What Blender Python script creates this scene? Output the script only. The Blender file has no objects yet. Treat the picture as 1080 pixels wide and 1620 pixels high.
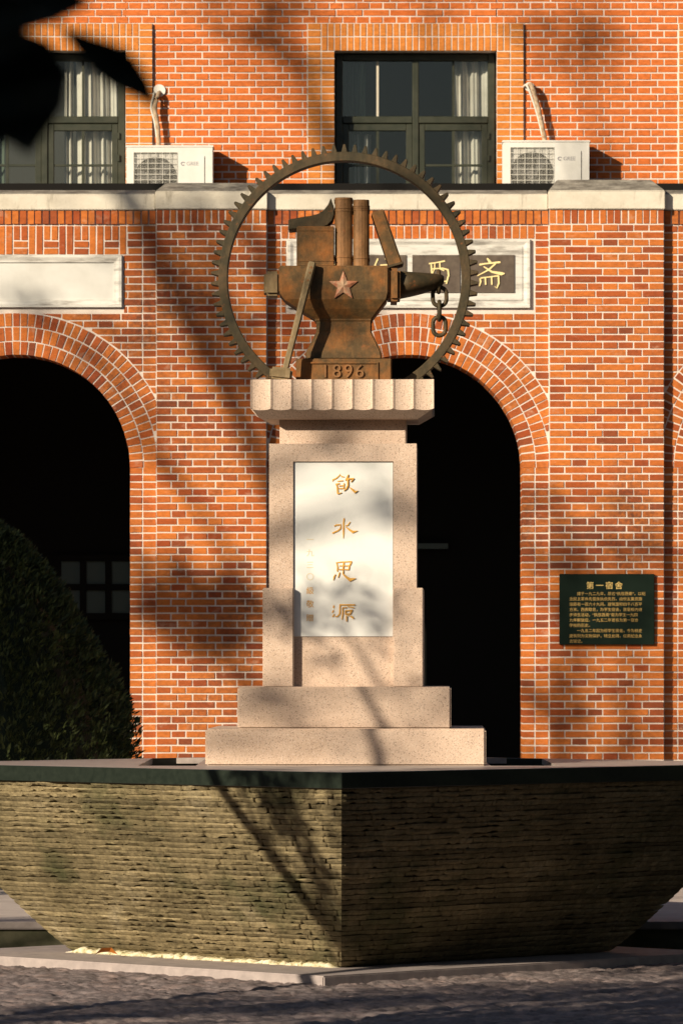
import bpy, bmesh, math, random
from mathutils import Vector, Matrix, noise
R = math.radians
rng = random.Random(7)
SC = bpy.context.scene
COL = SC.collection

# ------------------------------------------------------------------ camera, sky, sun, exposure
FPX = 8077.0                     # focal length in photo pixels (photo 1080 x 1620)
cam_d = bpy.data.cameras.new('camera')
cam = bpy.data.objects.new('camera', cam_d); COL.objects.link(cam)
cam.location = (0, -42, 1.8); cam.rotation_euler = (R(90), 0, 0)
cam_d.sensor_fit = 'VERTICAL'; cam_d.sensor_height = 36; cam_d.sensor_width = 36
cam_d.lens = FPX / 1620 * 36
cam_d.shift_y = 240 / 1620
cam_d.clip_start = 0.5; cam_d.clip_end = 2000
cam_d.dof.use_dof = True; cam_d.dof.focus_distance = 31.5; cam_d.dof.aperture_fstop = 8.5
SC.camera = cam
SC.cycles.diffuse_bounces = 2

SUN_AZ, SUN_EL = 43.0, 21.0      # degrees left of the wall's normal, above the horizon
SV = Vector((-math.sin(R(SUN_AZ)) * math.cos(R(SUN_EL)), -math.cos(R(SUN_AZ)) * math.cos(R(SUN_EL)), math.sin(R(SUN_EL))))
W = bpy.data.worlds.new('World'); SC.world = W; W.use_nodes = True
nt = W.node_tree; bg = nt.nodes['Background']
sky = nt.nodes.new('ShaderNodeTexSky'); sky.sky_type = 'NISHITA'; sky.sun_disc = False
sky.sun_elevation = R(SUN_EL); sky.sun_rotation = math.atan2(SV.x, SV.y)
sky.air_density = 1.0; sky.dust_density = 1.0
nt.links.new(sky.outputs[0], bg.inputs[0]); bg.inputs[1].default_value = 0.05
sl = bpy.data.lights.new('sun', 'SUN'); sl.energy = 5.0; sl.angle = R(0.5); sl.color = (1.0, 0.86, 0.66)
so = bpy.data.objects.new('sun', sl); COL.objects.link(so); so.location = SV * 60
so.rotation_euler = SV.to_track_quat('Z', 'Y').to_euler()
SC.view_settings.view_transform = 'Standard'; SC.view_settings.look = 'None'
SC.view_settings.exposure = 0.45; SC.view_settings.gamma = 1.0; SC.view_settings.use_curve_mapping = False

# ------------------------------------------------------------------ helpers
def U(px, d): return (px - 540) * d / FPX
def V(py, d): return 1.8 + (1050 - py) * d / FPX
def Y(d): return d - 42.0

class MB:
    def __init__(s): s.v = []; s.f = []; s.r = []; s.cur = 0.0
    def face(s, idx): s.f.append(tuple(idx)); s.r.append(s.cur)
    def add(s, pts): n = len(s.v); s.v += [tuple(p) for p in pts]; return n
    def box(s, x0, x1, y0, y1, z0, z1):
        n = s.add([(x0,y0,z0),(x1,y0,z0),(x1,y1,z0),(x0,y1,z0),(x0,y0,z1),(x1,y0,z1),(x1,y1,z1),(x0,y1,z1)])
        for q in ((0,1,5,4),(1,2,6,5),(2,3,7,6),(3,0,4,7),(4,5,6,7),(3,2,1,0)): s.face([n+i for i in q])
        return s
    def prism(s, poly, y0, y1, back=True):          # poly in (x, z), counter-clockwise seen from -y
        k = len(poly)
        n = s.add([(p[0], y0, p[1]) for p in poly] + [(p[0], y1, p[1]) for p in poly])
        s.face([n+i for i in range(k)])
        for i in range(k): j = (i+1) % k; s.face((n+j, n+i, n+k+i, n+k+j))
        if back: s.face([n+k+i for i in range(k-1, -1, -1)])
        return s
    def plan(s, poly, z0, z1):                      # poly in (x, y), counter-clockwise from above
        k = len(poly)
        n = s.add([(p[0], p[1], z0) for p in poly] + [(p[0], p[1], z1) for p in poly])
        s.face([n+k+i for i in range(k)]); s.face([n+i for i in range(k-1, -1, -1)])
        for i in range(k): j = (i+1) % k; s.face((n+i, n+j, n+k+j, n+k+i))
        return s
    def tube(s, pts, rad, seg=8, cap=True):
        pts = [Vector(p) for p in pts]
        if not isinstance(rad, (list, tuple)): rad = [rad] * len(pts)
        rings = []; up = Vector((0.31, 0.17, 0.93)).normalized()
        for i, p in enumerate(pts):
            t = (pts[min(i+1, len(pts)-1)] - pts[max(i-1, 0)]).normalized()
            a = t.cross(up)
            if a.length < 1e-3: a = t.cross(Vector((1, 0, 0)))
            a.normalize(); b = t.cross(a).normalized()
            rings.append(s.add([p + (a*math.cos(2*math.pi*k/seg) + b*math.sin(2*math.pi*k/seg)) * rad[i] for k in range(seg)]))
        for q, w in zip(rings, rings[1:]):
            for k in range(seg): j = (k+1) % seg; s.face((q+k, w+k, w+j, q+j))
        if cap:
            s.face([rings[0]+k for k in range(seg)]); s.face([rings[-1]+k for k in range(seg-1, -1, -1)])
        return s
    def loft(s, secs):                              # list of equal-length point rings
        ids = [s.add(r) for r in secs]; k = len(secs[0])
        for q, w in zip(ids, ids[1:]):
            for i in range(k): j = (i+1) % k; s.face((q+i, q+j, w+j, w+i))
        s.face([ids[0]+i for i in range(k-1, -1, -1)]); s.face([ids[-1]+i for i in range(k)])
        return s
    def mesh(s, name, mat=None, smooth=False, bevel=0, attr=False, fix=True, segs=2):
        m = bpy.data.meshes.new(name); m.from_pydata(s.v, [], s.f)
        if attr:
            a = m.attributes.new('rnd', 'FLOAT', 'FACE'); a.data.foreach_set('value', s.r)
        if bevel or fix:
            bm = bmesh.new(); bm.from_mesh(m)
            if fix: bmesh.ops.recalc_face_normals(bm, faces=bm.faces)
            if bevel:
                ed = [e for e in bm.edges if len(e.link_faces) == 2 and e.calc_face_angle(0) > 0.5]
                bmesh.ops.bevel(bm, geom=ed, offset=bevel, segments=segs, affect='EDGES', clamp_overlap=True)
            bm.to_mesh(m); bm.free()
        if smooth:
            for p in m.polygons: p.use_smooth = True
        if mat: m.materials.append(mat)
        return m
    def build(s, name, mat, parent=None, **kw):
        return link(name, s.mesh(name, mat, **kw), parent)

def link(name, mesh, parent=None):
    o = bpy.data.objects.new(name, mesh); COL.objects.link(o); o.parent = parent; return o
def tag(o, label=None, cat=None, group=None, kind=None):
    if label: o['label'] = label
    if cat: o['category'] = cat
    if group: o['group'] = group
    if kind: o['kind'] = kind
    return o
def thing(name, label, cat, loc=(0, 0, 0), rz=0, group=None):
    o = link(name, None); o.location = loc; o.rotation_euler = (0, 0, rz); o.empty_display_size = 0.1
    return tag(o, label, cat, group)
def under(o, parent):            # parent keeping world coordinates of mesh built in world space
    o.parent = parent
    o.matrix_parent_inverse = Matrix.LocRotScale(parent.location, parent.rotation_euler, None).inverted()
    return o
def smooth_angle(o):
    for p in o.data.polygons: p.use_smooth = True

# ------------------------------------------------------------------ materials
class NM:
    def __init__(s, name, rough=0.8, spec=0.3, metal=0.0):
        s.m = bpy.data.materials.new(name); s.m.use_nodes = True
        s.t = s.m.node_tree; s.b = s.t.nodes['Principled BSDF']
        s.b.inputs['Roughness'].default_value = rough; s.b.inputs['Specular IOR Level'].default_value = spec
        s.b.inputs['Metallic'].default_value = metal; s.pos = None
    def n(s, typ, **kw):
        x = s.t.nodes.new(typ)
        for k, v in kw.items():
            if k in x.inputs: x.inputs[k].default_value = v
            else: setattr(x, k, v)
        return x
    def l(s, a, b): s.t.links.new(a, b)
    def coord(s, scale=(1, 1, 1), world=True):
        if world: o = s.n('ShaderNodeNewGeometry').outputs['Position']
        else: o = s.n('ShaderNodeTexCoord').outputs['Object']
        mp = s.n('ShaderNodeMapping'); mp.inputs['Scale'].default_value = scale
        s.l(o, mp.inputs['Vector']); return mp.outputs[0]
    def noise(s, scale, detail=4, rough=0.6, co=None, dist=0):
        x = s.n('ShaderNodeTexNoise'); x.inputs['Scale'].default_value = scale; x.inputs['Detail'].default_value = detail
        x.inputs['Roughness'].default_value = rough; x.inputs['Distortion'].default_value = dist
        s.l(co if co else s.coord(), x.inputs['Vector']); return x.outputs['Fac']
    def ramp(s, fac, stops, interp='LINEAR'):
        x = s.n('ShaderNodeValToRGB'); e = x.color_ramp.elements; x.color_ramp.interpolation = interp
        while len(e) < len(stops): e.new(0.5)
        for el, (p, c) in zip(e, stops):
            el.position = p; el.color = (*c, 1) if len(c) == 3 else c
        s.l(fac, x.inputs[0]); return x.outputs[0]
    def mix(s, fac, a, b, mode='MIX'):
        x = s.n('ShaderNodeMix', data_type='RGBA', blend_type=mode)
        for v, i in ((fac, 0), (a, 6), (b, 7)):
            if isinstance(v, (int, float)): x.inputs[i].default_value = v
            elif isinstance(v, tuple): x.inputs[i].default_value = (*v, 1)
            else: s.l(v, x.inputs[i])
        return x.outputs[2]
    def math(s, op, a, b=0.0):
        x = s.n('ShaderNodeMath', operation=op)
        for v, i in ((a, 0), (b, 1)):
            if isinstance(v, (int, float)): x.inputs[i].default_value = v
            else: s.l(v, x.inputs[i])
        return x.outputs[0]
    def col(s, c):
        if isinstance(c, tuple): s.b.inputs['Base Color'].default_value = (*c, 1)
        else: s.l(c, s.b.inputs['Base Color'])
        return s
    def bump(s, h, strength=0.3, dist=0.01):
        x = s.n('ShaderNodeBump'); x.inputs['Strength'].default_value = strength; x.inputs['Distance'].default_value = dist
        s.l(h, x.inputs['Height']); s.l(x.outputs[0], s.b.inputs['Normal']); return s

def g(v): return (v, v, v)
M = {}
def brick_mat(name, stops, soot):
    k = NM(name, 0.85, 0.2)
    at = k.n('ShaderNodeAttribute', attribute_name='rnd'); oi = k.n('ShaderNodeObjectInfo')
    r = k.math('FRACT', k.math('ADD', at.outputs['Fac'], oi.outputs['Random']))
    c = k.ramp(r, stops)
    c = k.mix(0.55, c, k.ramp(k.noise(22, 4, 0.65, k.coord((1, 1, 2.2))), [(0.3, g(0.55)), (0.7, g(1.25))]), 'MULTIPLY')
    if soot:                                  # old grime and salts on the porch brick
        f = k.ramp(k.noise(0.9, 5, 0.6), [(0.44, g(0)), (0.68, g(1))])
        f = k.math('MULTIPLY', f, k.ramp(k.noise(30, 3), [(0.35, g(0.2)), (0.65, g(0.9))]))
        c = k.mix(f, c, (0.10, 0.042, 0.026))
        e = k.ramp(k.noise(6, 5, 0.7, k.coord((1, 1, 1.6))), [(0.58, g(0)), (0.74, g(0.6))])
        c = k.mix(e, c, (0.55, 0.33, 0.22))
    k.col(c); k.bump(k.noise(130, 4), 0.35, 0.004); M[name] = k.m
brick_mat('porch_brick', [(0, (0.32, 0.065, 0.020)), (0.2, (0.45, 0.115, 0.026)), (0.45, (0.56, 0.165, 0.033)), (0.72, (0.52, 0.155, 0.033)), (0.88, (0.38, 0.088, 0.024)), (1, (0.22, 0.06, 0.026))], True)
brick_mat('storey_brick', [(0, (0.53, 0.128, 0.028)), (0.5, (0.60, 0.160, 0.036)), (1, (0.55, 0.140, 0.032))], False)
brick_mat('surround_brick', [(0, (0.57, 0.19, 0.038)), (0.5, (0.62, 0.215, 0.045)), (1, (0.58, 0.20, 0.04))], False)
k = NM('mortar', 0.95, 0.1); k.col(k.ramp(k.noise(9, 5), [(0.25, (0.58, 0.50, 0.44)), (0.75, (0.75, 0.67, 0.60))])); k.bump(k.noise(160, 3), 0.4, 0.003); M['mortar'] = k.m
k = NM('coping', 0.9, 0.15)
c = k.ramp(k.noise(4, 6, 0.65, k.coord((0.8, 1, 1.5))), [(0.2, (0.50, 0.45, 0.36)), (0.6, (0.66, 0.61, 0.51)), (1, (0.74, 0.70, 0.60))])
geo = k.n('ShaderNodeNewGeometry'); sx = k.n('ShaderNodeSeparateXYZ'); k.l(geo.outputs['True Normal'], sx.inputs[0])
up = k.ramp(sx.outputs['Z'], [(0.25, g(0)), (0.5, g(1))])
mo = k.ramp(k.noise(7, 7, 0.75, k.coord((0.8, 1, 2.5))), [(0.40, g(1)), (0.70, g(0.45))])
c = k.mix(k.math('MULTIPLY', up, mo), c, (0.13, 0.115, 0.095))
st = k.ramp(k.noise(5, 6, 0.7, k.coord((2.2, 1, 0.5))), [(0.56, g(0)), (0.72, g(0.7))])
c = k.mix(st, c, (0.24, 0.21, 0.16)); k.col(c); k.bump(k.noise(60, 5), 0.5, 0.006); M['coping'] = k.m
k = NM('panel_plaster', 0.85, 0.2); c = k.ramp(k.noise(3, 5, 0.6), [(0.25, (0.52, 0.51, 0.47)), (0.7, (0.66, 0.65, 0.61))]); k.col(c); k.bump(k.noise(50, 4), 0.2, 0.003); M['plaster'] = k.m
k = NM('panel_frame', 0.85, 0.2)
c = k.ramp(k.noise(6, 6, 0.7, k.coord((0.5, 1, 3))), [(0.32, (0.30, 0.28, 0.25)), (0.5, (0.62, 0.60, 0.55)), (0.8, (0.74, 0.72, 0.67))]); k.col(c); k.bump(k.noise(70, 4), 0.3, 0.003); M['frame_stone'] = k.m
k = NM('name_board', 0.6, 0.3); k.col(k.ramp(k.noise(14, 5), [(0.3, (0.075, 0.055, 0.042)), (0.7, (0.13, 0.10, 0.075))])); M['board'] = k.m
k = NM('granite', 0.75, 0.3)
c = k.ramp(k.noise(2.2, 4, 0.6), [(0.2, (0.46, 0.335, 0.245)), (0.5, (0.60, 0.45, 0.345)), (0.8, (0.66, 0.51, 0.40))])
v = k.n('ShaderNodeTexVoronoi'); v.inputs['Scale'].default_value = 210; k.l(k.coord(world=False), v.inputs['Vector'])
vs = k.n('ShaderNodeSeparateColor'); k.l(v.outputs['Color'], vs.inputs[0])
c = k.mix(k.ramp(vs.outputs[0], [(0.07, g(0.55)), (0.12, g(0))], 'LINEAR'), c, (0.13, 0.08, 0.06))
c = k.mix(k.ramp(vs.outputs[1], [(0.82, g(0)), (0.88, g(0.35))]), c, (0.80, 0.68, 0.58))
c = k.mix(0.35, c, k.ramp(k.noise(210, 2), [(0.3, g(0.6)), (0.7, g(1.2))]), 'MULTIPLY')
k.col(c); k.bump(k.noise(150, 3), 0.35, 0.003); M['granite'] = k.m
k = NM('marble', 0.3, 0.4); k.col(k.ramp(k.noise(2.5, 7, 0.6, dist=1.5), [(0.3, (0.70, 0.71, 0.68)), (0.55, (0.80, 0.80, 0.77))])); M['marble'] = k.m
k = NM('gold', 0.45, 0.5, 0.0); k.col(k.ramp(k.noise(40, 3), [(0.3, (0.62, 0.30, 0.045)), (0.7, (0.82, 0.46, 0.09))])); M['gold'] = k.m
k = NM('gold_pale', 0.5, 0.4, 0.0); k.col((0.82, 0.58, 0.20)); M['gold_pale'] = k.m
k = NM('gold_small', 0.5, 0.4, 0.0); k.col((0.55, 0.36, 0.11)); M['gold_small'] = k.m
k = NM('gold_board', 0.5, 0.4, 0.0); k.col((0.86, 0.70, 0.34)); M['gold_board'] = k.m
k = NM('faint_gold', 0.5, 0.4, 0.0); k.col((0.72, 0.62, 0.42)); M['gold_faint'] = k.m
def rust(name, a, b, c_, d):
    k = NM(name, 0.62, 0.35, 0.25)
    co = k.coord(world=True)
    c = k.ramp(k.noise(5, 7, 0.68, co), [(0.28, a), (0.45, b), (0.58, c_), (0.75, d)])
    c = k.mix(0.6, c, k.ramp(k.noise(38, 5, 0.7, k.coord((1, 1, 0.35))), [(0.3, g(0.5)), (0.7, g(1.3))]), 'MULTIPLY')
    sp = k.ramp(k.noise(16, 6, 0.75), [(0.60, g(0)), (0.72, g(0.8))])
    c = k.mix(sp, c, (0.30, 0.10, 0.03))
    k.col(c); k.bump(k.noise(45, 6, 0.7), 0.35, 0.006); M[name] = k.m
rust('rust', (0.045, 0.034, 0.014), (0.115, 0.066, 0.024), (0.22, 0.095, 0.026), (0.34, 0.115, 0.022))
rust('rust_dark', (0.028, 0.025, 0.014), (0.055, 0.042, 0.020), (0.085, 0.056, 0.026), (0.13, 0.07, 0.028))
rust('rust_book', (0.13, 0.066, 0.024), (0.21, 0.105, 0.040), (0.27, 0.13, 0.048), (0.30, 0.12, 0.036))
rust('rust_wood', (0.10, 0.075, 0.035), (0.21, 0.15, 0.075), (0.27, 0.20, 0.11), (0.20, 0.105, 0.04))
k = NM('star_paint', 0.7, 0.2); k.col(k.ramp(k.noise(16, 6, 0.7), [(0.38, (0.24, 0.10, 0.05)), (0.5, (0.40, 0.16, 0.09)), (0.62, (0.44, 0.29, 0.18))])); M['star'] = k.m
k = NM('rim_stone', 0.30, 0.5); k.col(k.ramp(k.noise(30, 5), [(0.3, (0.010, 0.015, 0.011)), (0.7, (0.020, 0.027, 0.020))])); k.bump(k.noise(60, 3), 0.06, 0.002); M['rim'] = k.m
k = NM('deck_stone', 0.42, 0.5); k.col(k.ramp(k.noise(14, 6), [(0.3, (0.30, 0.25, 0.225)), (0.7, (0.43, 0.365, 0.33))])); k.bump(k.noise(50, 4), 0.1, 0.002); M['deck'] = k.m  # pale tone carries the grazing sky reflection on the dark stone's top
k = NM('slate', 0.88, 0.2)
c = k.ramp(k.noise(2.0, 6, 0.65), [(0.25, (0.095, 0.084, 0.046)), (0.42, (0.19, 0.152, 0.082)), (0.58, (0.275, 0.22, 0.122)), (0.78, (0.38, 0.32, 0.21))])
c = k.mix(0.75, c, k.ramp(k.noise(30, 6, 0.7), [(0.3, g(0.42)), (0.7, g(1.35))]), 'MULTIPLY')
ms = k.ramp(k.noise(1.6, 5, 0.6), [(0.52, g(0)), (0.68, g(0.75))]); c = k.mix(ms, c, (0.060, 0.068, 0.028))
ll = k.ramp(k.noise(7, 7, 0.75, k.coord((1, 1, 0.7)), 1.2), [(0.62, g(0)), (0.74, g(0.6))]); c = k.mix(ll, c, (0.40, 0.35, 0.27))
oi = k.n('ShaderNodeObjectInfo'); c = k.mix(0.8, c, k.ramp(oi.outputs['Random'], [(0, g(0.62)), (0.5, g(1.0)), (1, g(1.3))]), 'MULTIPLY')
k.col(c); k.bump(k.noise(120, 5, 0.7), 0.7, 0.008); M['slate'] = k.m
k = NM('lime', 0.9, 0.1); k.col(k.ramp(k.noise(22, 6, 0.7), [(0.36, (0.12, 0.10, 0.03)), (0.46, (0.52, 0.46, 0.28)), (0.62, (0.74, 0.68, 0.54))])); k.bump(k.noise(60, 5), 0.6, 0.01); M['lime'] = k.m
k = NM('paving', 0.8, 0.3)
c = k.ramp(k.noise(5, 6, 0.65), [(0.3, (0.15, 0.125, 0.12)), (0.5, (0.21, 0.17, 0.165)), (0.7, (0.31, 0.225, 0.20))])
c = k.mix(0.6, c, k.ramp(k.noise(9, 6, 0.7, k.coord((1.0, 0.55, 1))), [(0.38, g(0.25)), (0.52, g(0.9)), (0.7, g(1.4))]), 'MULTIPLY')  # dark streaks put the shade of the rough relief into the colour
k.col(c); k.bump(k.noise(90, 5, 0.7), 0.6, 0.008); M['paving'] = k.m
k = NM('dark_ground', 0.9, 0.2); k.col(k.ramp(k.noise(20, 5), [(0.3, (0.024, 0.024, 0.024)), (0.7, (0.045, 0.044, 0.042))])); M['dark_ground'] = k.m  # unseen ground made dark to cut light bounced onto the basin
k = NM('kerb_stone', 0.7, 0.4); k.col(k.ramp(k.noise(12, 6), [(0.3, (0.27, 0.23, 0.22)), (0.7, (0.40, 0.34, 0.32))])); k.bump(k.noise(80, 4), 0.25, 0.003); M['kerb'] = k.m
k = NM('riser_stone', 0.85, 0.2); k.col(k.ramp(k.noise(7, 6), [(0.3, (0.055, 0.058, 0.032)), (0.7, (0.14, 0.13, 0.085))])); M['riser'] = k.m
k = NM('plaza_stone', 0.85, 0.2); k.col(k.ramp(k.noise(9, 6, 0.7, k.coord((0.4, 1, 1))), [(0.3, (0.40, 0.33, 0.29)), (0.7, (0.58, 0.50, 0.45))])); k.bump(k.noise(40, 6, 0.7), 0.5, 0.01); M['plaza'] = k.m
k = NM('window_paint', 0.45, 0.4); k.col(k.ramp(k.noise(12, 4), [(0.3, (0.022, 0.027, 0.016)), (0.7, (0.042, 0.044, 0.028))])); M['green'] = k.m
k = NM('inner_bar', 0.6, 0.3); k.col((0.55, 0.50, 0.40)); M['cream_bar'] = k.m
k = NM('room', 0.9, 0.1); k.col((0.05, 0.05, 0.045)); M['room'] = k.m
k = NM('curtain', 0.9, 0.1); k.col(k.ramp(k.noise(6, 3), [(0.3, (0.62, 0.57, 0.52)), (0.7, (0.78, 0.73, 0.68))])); M['curtain'] = k.m
k = NM('curtain_green', 0.9, 0.1); k.col((0.12, 0.15, 0.12)); M['curtain_green'] = k.m
gm = bpy.data.materials.new('glass'); gm.use_nodes = True; t = gm.node_tree; t.nodes.clear()
o = t.nodes.new('ShaderNodeOutputMaterial'); mx = t.nodes.new('ShaderNodeMixShader'); lw = t.nodes.new('ShaderNodeLayerWeight'); pw = t.nodes.new('ShaderNodeMath'); pw.operation = 'POWER'; pw.inputs[1].default_value = 5; t.links.new(lw.outputs['Facing'], pw.inputs[0]); fr = t.nodes.new('ShaderNodeMath'); fr.operation = 'MULTIPLY_ADD'; fr.inputs[1].default_value = 0.95; fr.inputs[2].default_value = 0.045; t.links.new(pw.outputs[0], fr.inputs[0])
tr = t.nodes.new('ShaderNodeBsdfTransparent'); tr.inputs[0].default_value = (0.88, 0.90, 0.88, 1); gl = t.nodes.new('ShaderNodeBsdfGlossy'); gl.inputs['Roughness'].default_value = 0.02
t.links.new(fr.outputs[0], mx.inputs[0]); t.links.new(tr.outputs[0], mx.inputs[1]); t.links.new(gl.outputs[0], mx.inputs[2]); t.links.new(mx.outputs[0], o.inputs[0]); M['glass'] = gm
k = NM('milk_glass', 0.3, 0.5); k.col((0.10, 0.14, 0.115)); M['milk'] = k.m
k = NM('ac_white', 0.45, 0.4); k.col(k.ramp(k.noise(5, 5), [(0.3, (0.66, 0.64, 0.58)), (0.7, (0.78, 0.76, 0.71))])); M['ac'] = k.m
k = NM('ac_grey', 0.6, 0.3); k.col((0.62, 0.60, 0.53)); M['ac_bar'] = k.m
k = NM('ac_dark', 0.7, 0.2); k.col((0.055, 0.052, 0.045)); M['ac_dark'] = k.m
k = NM('fan_plastic', 0.6, 0.3); k.col((0.16, 0.155, 0.145)); M['fan'] = k.m
k = NM('ac_logo', 0.5, 0.3); k.col((0.30, 0.29, 0.31)); M['logo'] = k.m
k = NM('hose_wrap', 0.75, 0.2); k.col(k.ramp(k.noise(25, 5, 0.7), [(0.35, (0.26, 0.17, 0.10)), (0.65, (0.55, 0.43, 0.30))])); M['hose'] = k.m
k = NM('bitumen', 0.9, 0.1); k.col((0.012, 0.011, 0.010)); M['bitumen'] = k.m
k = NM('plaque_green', 0.6, 0.12); k.col((0.006, 0.014, 0.009)); M['plaque_green'] = k.m
k = NM('gallery', 0.95, 0.05); k.col((0.020, 0.020, 0.018)); M['gallery'] = k.m  # near-black tone puts the gallery's deep shade into its colour
def leafm(name, a, b, tl=0.0):
    k = NM(name, 0.6, 0.3); oi = k.n('ShaderNodeAttribute', attribute_name='rnd')
    k.col(k.ramp(oi.outputs['Fac'], [(0, a), (1, b)])); M[name] = k.m
leafm('leaf', (0.035, 0.055, 0.016), (0.085, 0.11, 0.03))
leafm('conifer', (0.018, 0.028, 0.010), (0.085, 0.105, 0.030))
leafm('evergreen', (0.010, 0.016, 0.007), (0.026, 0.034, 0.014))  # extra dark so the added evergreens bounce little light
leafm('shaded_front_leaf', (0.010, 0.014, 0.007), (0.018, 0.024, 0.010))  # hanging leaves darkened, their shade put into the colour
k = NM('bark', 0.9, 0.1); k.col(k.ramp(k.noise(14, 6, 0.7, k.coord((1, 1, 0.3))), [(0.3, (0.05, 0.038, 0.028)), (0.7, (0.15, 0.12, 0.09))])); k.bump(k.noise(40, 5), 0.6, 0.02); M['bark'] = k.m
k = NM('dry_leaf', 0.7, 0.2); k.col((0.42, 0.14, 0.025)); M['dry_leaf'] = k.m

# ------------------------------------------------------------------ ground and terraces
tag(MB().box(-150, 150, -150, 150, -1.0, -0.03).build('ground', M['dark_ground']), kind='structure')
def rough_sheet(name, x0, x1, y0, y1, z, step, amp, mat, stretch=(7, 13)):
    nx = int((x1-x0)/step); ny = int((y1-y0)/(step*1.2)); vs = []; fs = []
    for j in range(ny+1):
        for i in range(nx+1):
            x = x0+(x1-x0)*i/nx; y = y0+(y1-y0)*j/ny
            p = Vector((x*stretch[0], y*stretch[1], 0.3))
            h = noise.noise(p) + 0.6*noise.noise(p*2.3) + 0.35*noise.noise(p*5.1)
            h = h if h < 0.25 else 0.25 + (h-0.25)*0.3
            vs.append((x, y, z + amp*h))
    for j in range(ny):
        for i in range(nx):
            a = j*(nx+1)+i; fs.append((a, a+1, a+nx+2, a+nx+1))
    m = bpy.data.meshes.new(name); m.from_pydata(vs, [], fs); m.materials.append(mat)
    for p in m.polygons: p.use_smooth = True
    return tag(link(name, m), kind='structure')
rough_sheet('pavement', -2.6, 2.6, -17.2, -11.2, -0.006, 0.0115, 0.024, M['paving'], (8.0, 8.5))
# raised terrace before the porch, its front edge of smooth slabs
DT = 32.55
tag(MB().box(-30, 30, Y(DT)+0.03, 12, -0.5, 0.105).build('terrace', M['riser']), kind='structure')
ter = bpy.data.objects['terrace']
x = -12.0
while x < 12:
    MB().box(x+0.003, x+1.197, Y(DT), Y(DT)+0.42, 0.105, 0.155).build('edge_slab', M['kerb'], ter, bevel=0.006)
    x += 1.2
tag(MB().box(-30, 30, Y(DT)+0.425, -0.3, 0.10, 0.150).build('plaza', M['plaza']), kind='structure')
# plinth slab (kerb) under the basin: a square set cornerwise
CX, CD = 0.0, 31.1
DROT = R(0.0)
def diamond(c, h, cx=CX, cd=CD):
    return [(cx+h*math.cos(a), Y(cd)+h*math.sin(a)) for a in (DROT-math.pi/2, DROT, DROT+math.pi/2, DROT+math.pi)]
kb = diamond(0, 2.42, -0.10, CD)
tag(MB().plan(kb, -0.4, 0.045).build('kerb', M['kerb'], bevel=0.008), kind='structure')

# ------------------------------------------------------------------ brickwork engine
J = 0.0061                                    # half a joint
def clip(poly, px, pz, nx, nz):               # keep side where (p-p0).n >= 0
    out = []
    for i in range(len(poly)):
        a, b = poly[i], poly[(i+1) % len(poly)]
        da = (a[0]-px)*nx + (a[1]-pz)*nz; db = (b[0]-px)*nx + (b[1]-pz)*nz
        if da >= 0: out.append(a)
        if da*db < 0:
            t = da/(da-db); out.append((a[0]+(b[0]-a[0])*t, a[1]+(b[1]-a[1])*t))
    return out
def area(p): return 0.5*abs(sum(p[i][0]*p[(i+1) % len(p)][1]-p[(i+1) % len(p)][0]*p[i][1] for i in range(len(p))))
class Bricks:
    def __init__(s): s.items = []             # (poly, y, depth, rect or None)
    def rect(s, x0, x1, z0, z1, y, dep=0.05):
        if x1-x0 < 0.02 or z1-z0 < 0.02: return
        a, b, c, d = x0+J, x1-J, z0+J, z1-J
        s.items.append(([(a, c), (b, c), (b, d), (a, d)], y, dep, True))
    def poly(s, p, y, dep=0.05):
        if len(p) >= 3 and area(p) > 0.0008: s.items.append((p, y, dep, False))
    def finish(s, parent, mat, keep, dist):
        """the 300 bricks that show largest become parts; the rest one joined part"""
        sc = []
        for i, (p, y, dep, rc) in enumerate(s.items):
            cx = sum(q[0] for q in p)/len(p); cz = sum(q[1] for q in p)/len(p); d = 42+y
            px = 540+cx*FPX/d; py = 1050-(cz-1.8)*FPX/d
            if keep(px, py) and rc: sc.append((-round(area(p), 4), rng.random(), i))
        sc.sort(); chosen = set(t[2] for t in sc[:300]); cache = {}
        mb = MB()
        for i, (p, y, dep, rc) in enumerate(s.items):
            yy = y + rng.uniform(-0.0025, 0.0025)
            if i in chosen:
                w = p[1][0]-p[0][0]; h = p[2][1]-p[1][1]; key = (round(w, 3), round(h, 3), dep)
                if key not in cache:
                    q = MB().box(-w/2, w/2, 0, dep, -h/2, h/2); cache[key] = q.mesh('brick', mat, bevel=0.0022, segs=1)
                o = link('brick', cache[key], parent)
                o.location = ((p[0][0]+p[1][0])/2, yy, (p[0][1]+p[2][1])/2)
                o.rotation_euler = (rng.uniform(-.02, .02), rng.uniform(-.006, .006), rng.uniform(-.008, .008))
            else:
                mb.cur = rng.random()
                q = [(a+rng.uniform(-.002, .002), b+rng.uniform(-.0018, .0018)) for a, b in p]
                mb.prism(q, yy, y+dep, back=False)
        return tag(mb.build('brickwork', mat, parent, attr=True, fix=False), kind='stuff')

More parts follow.
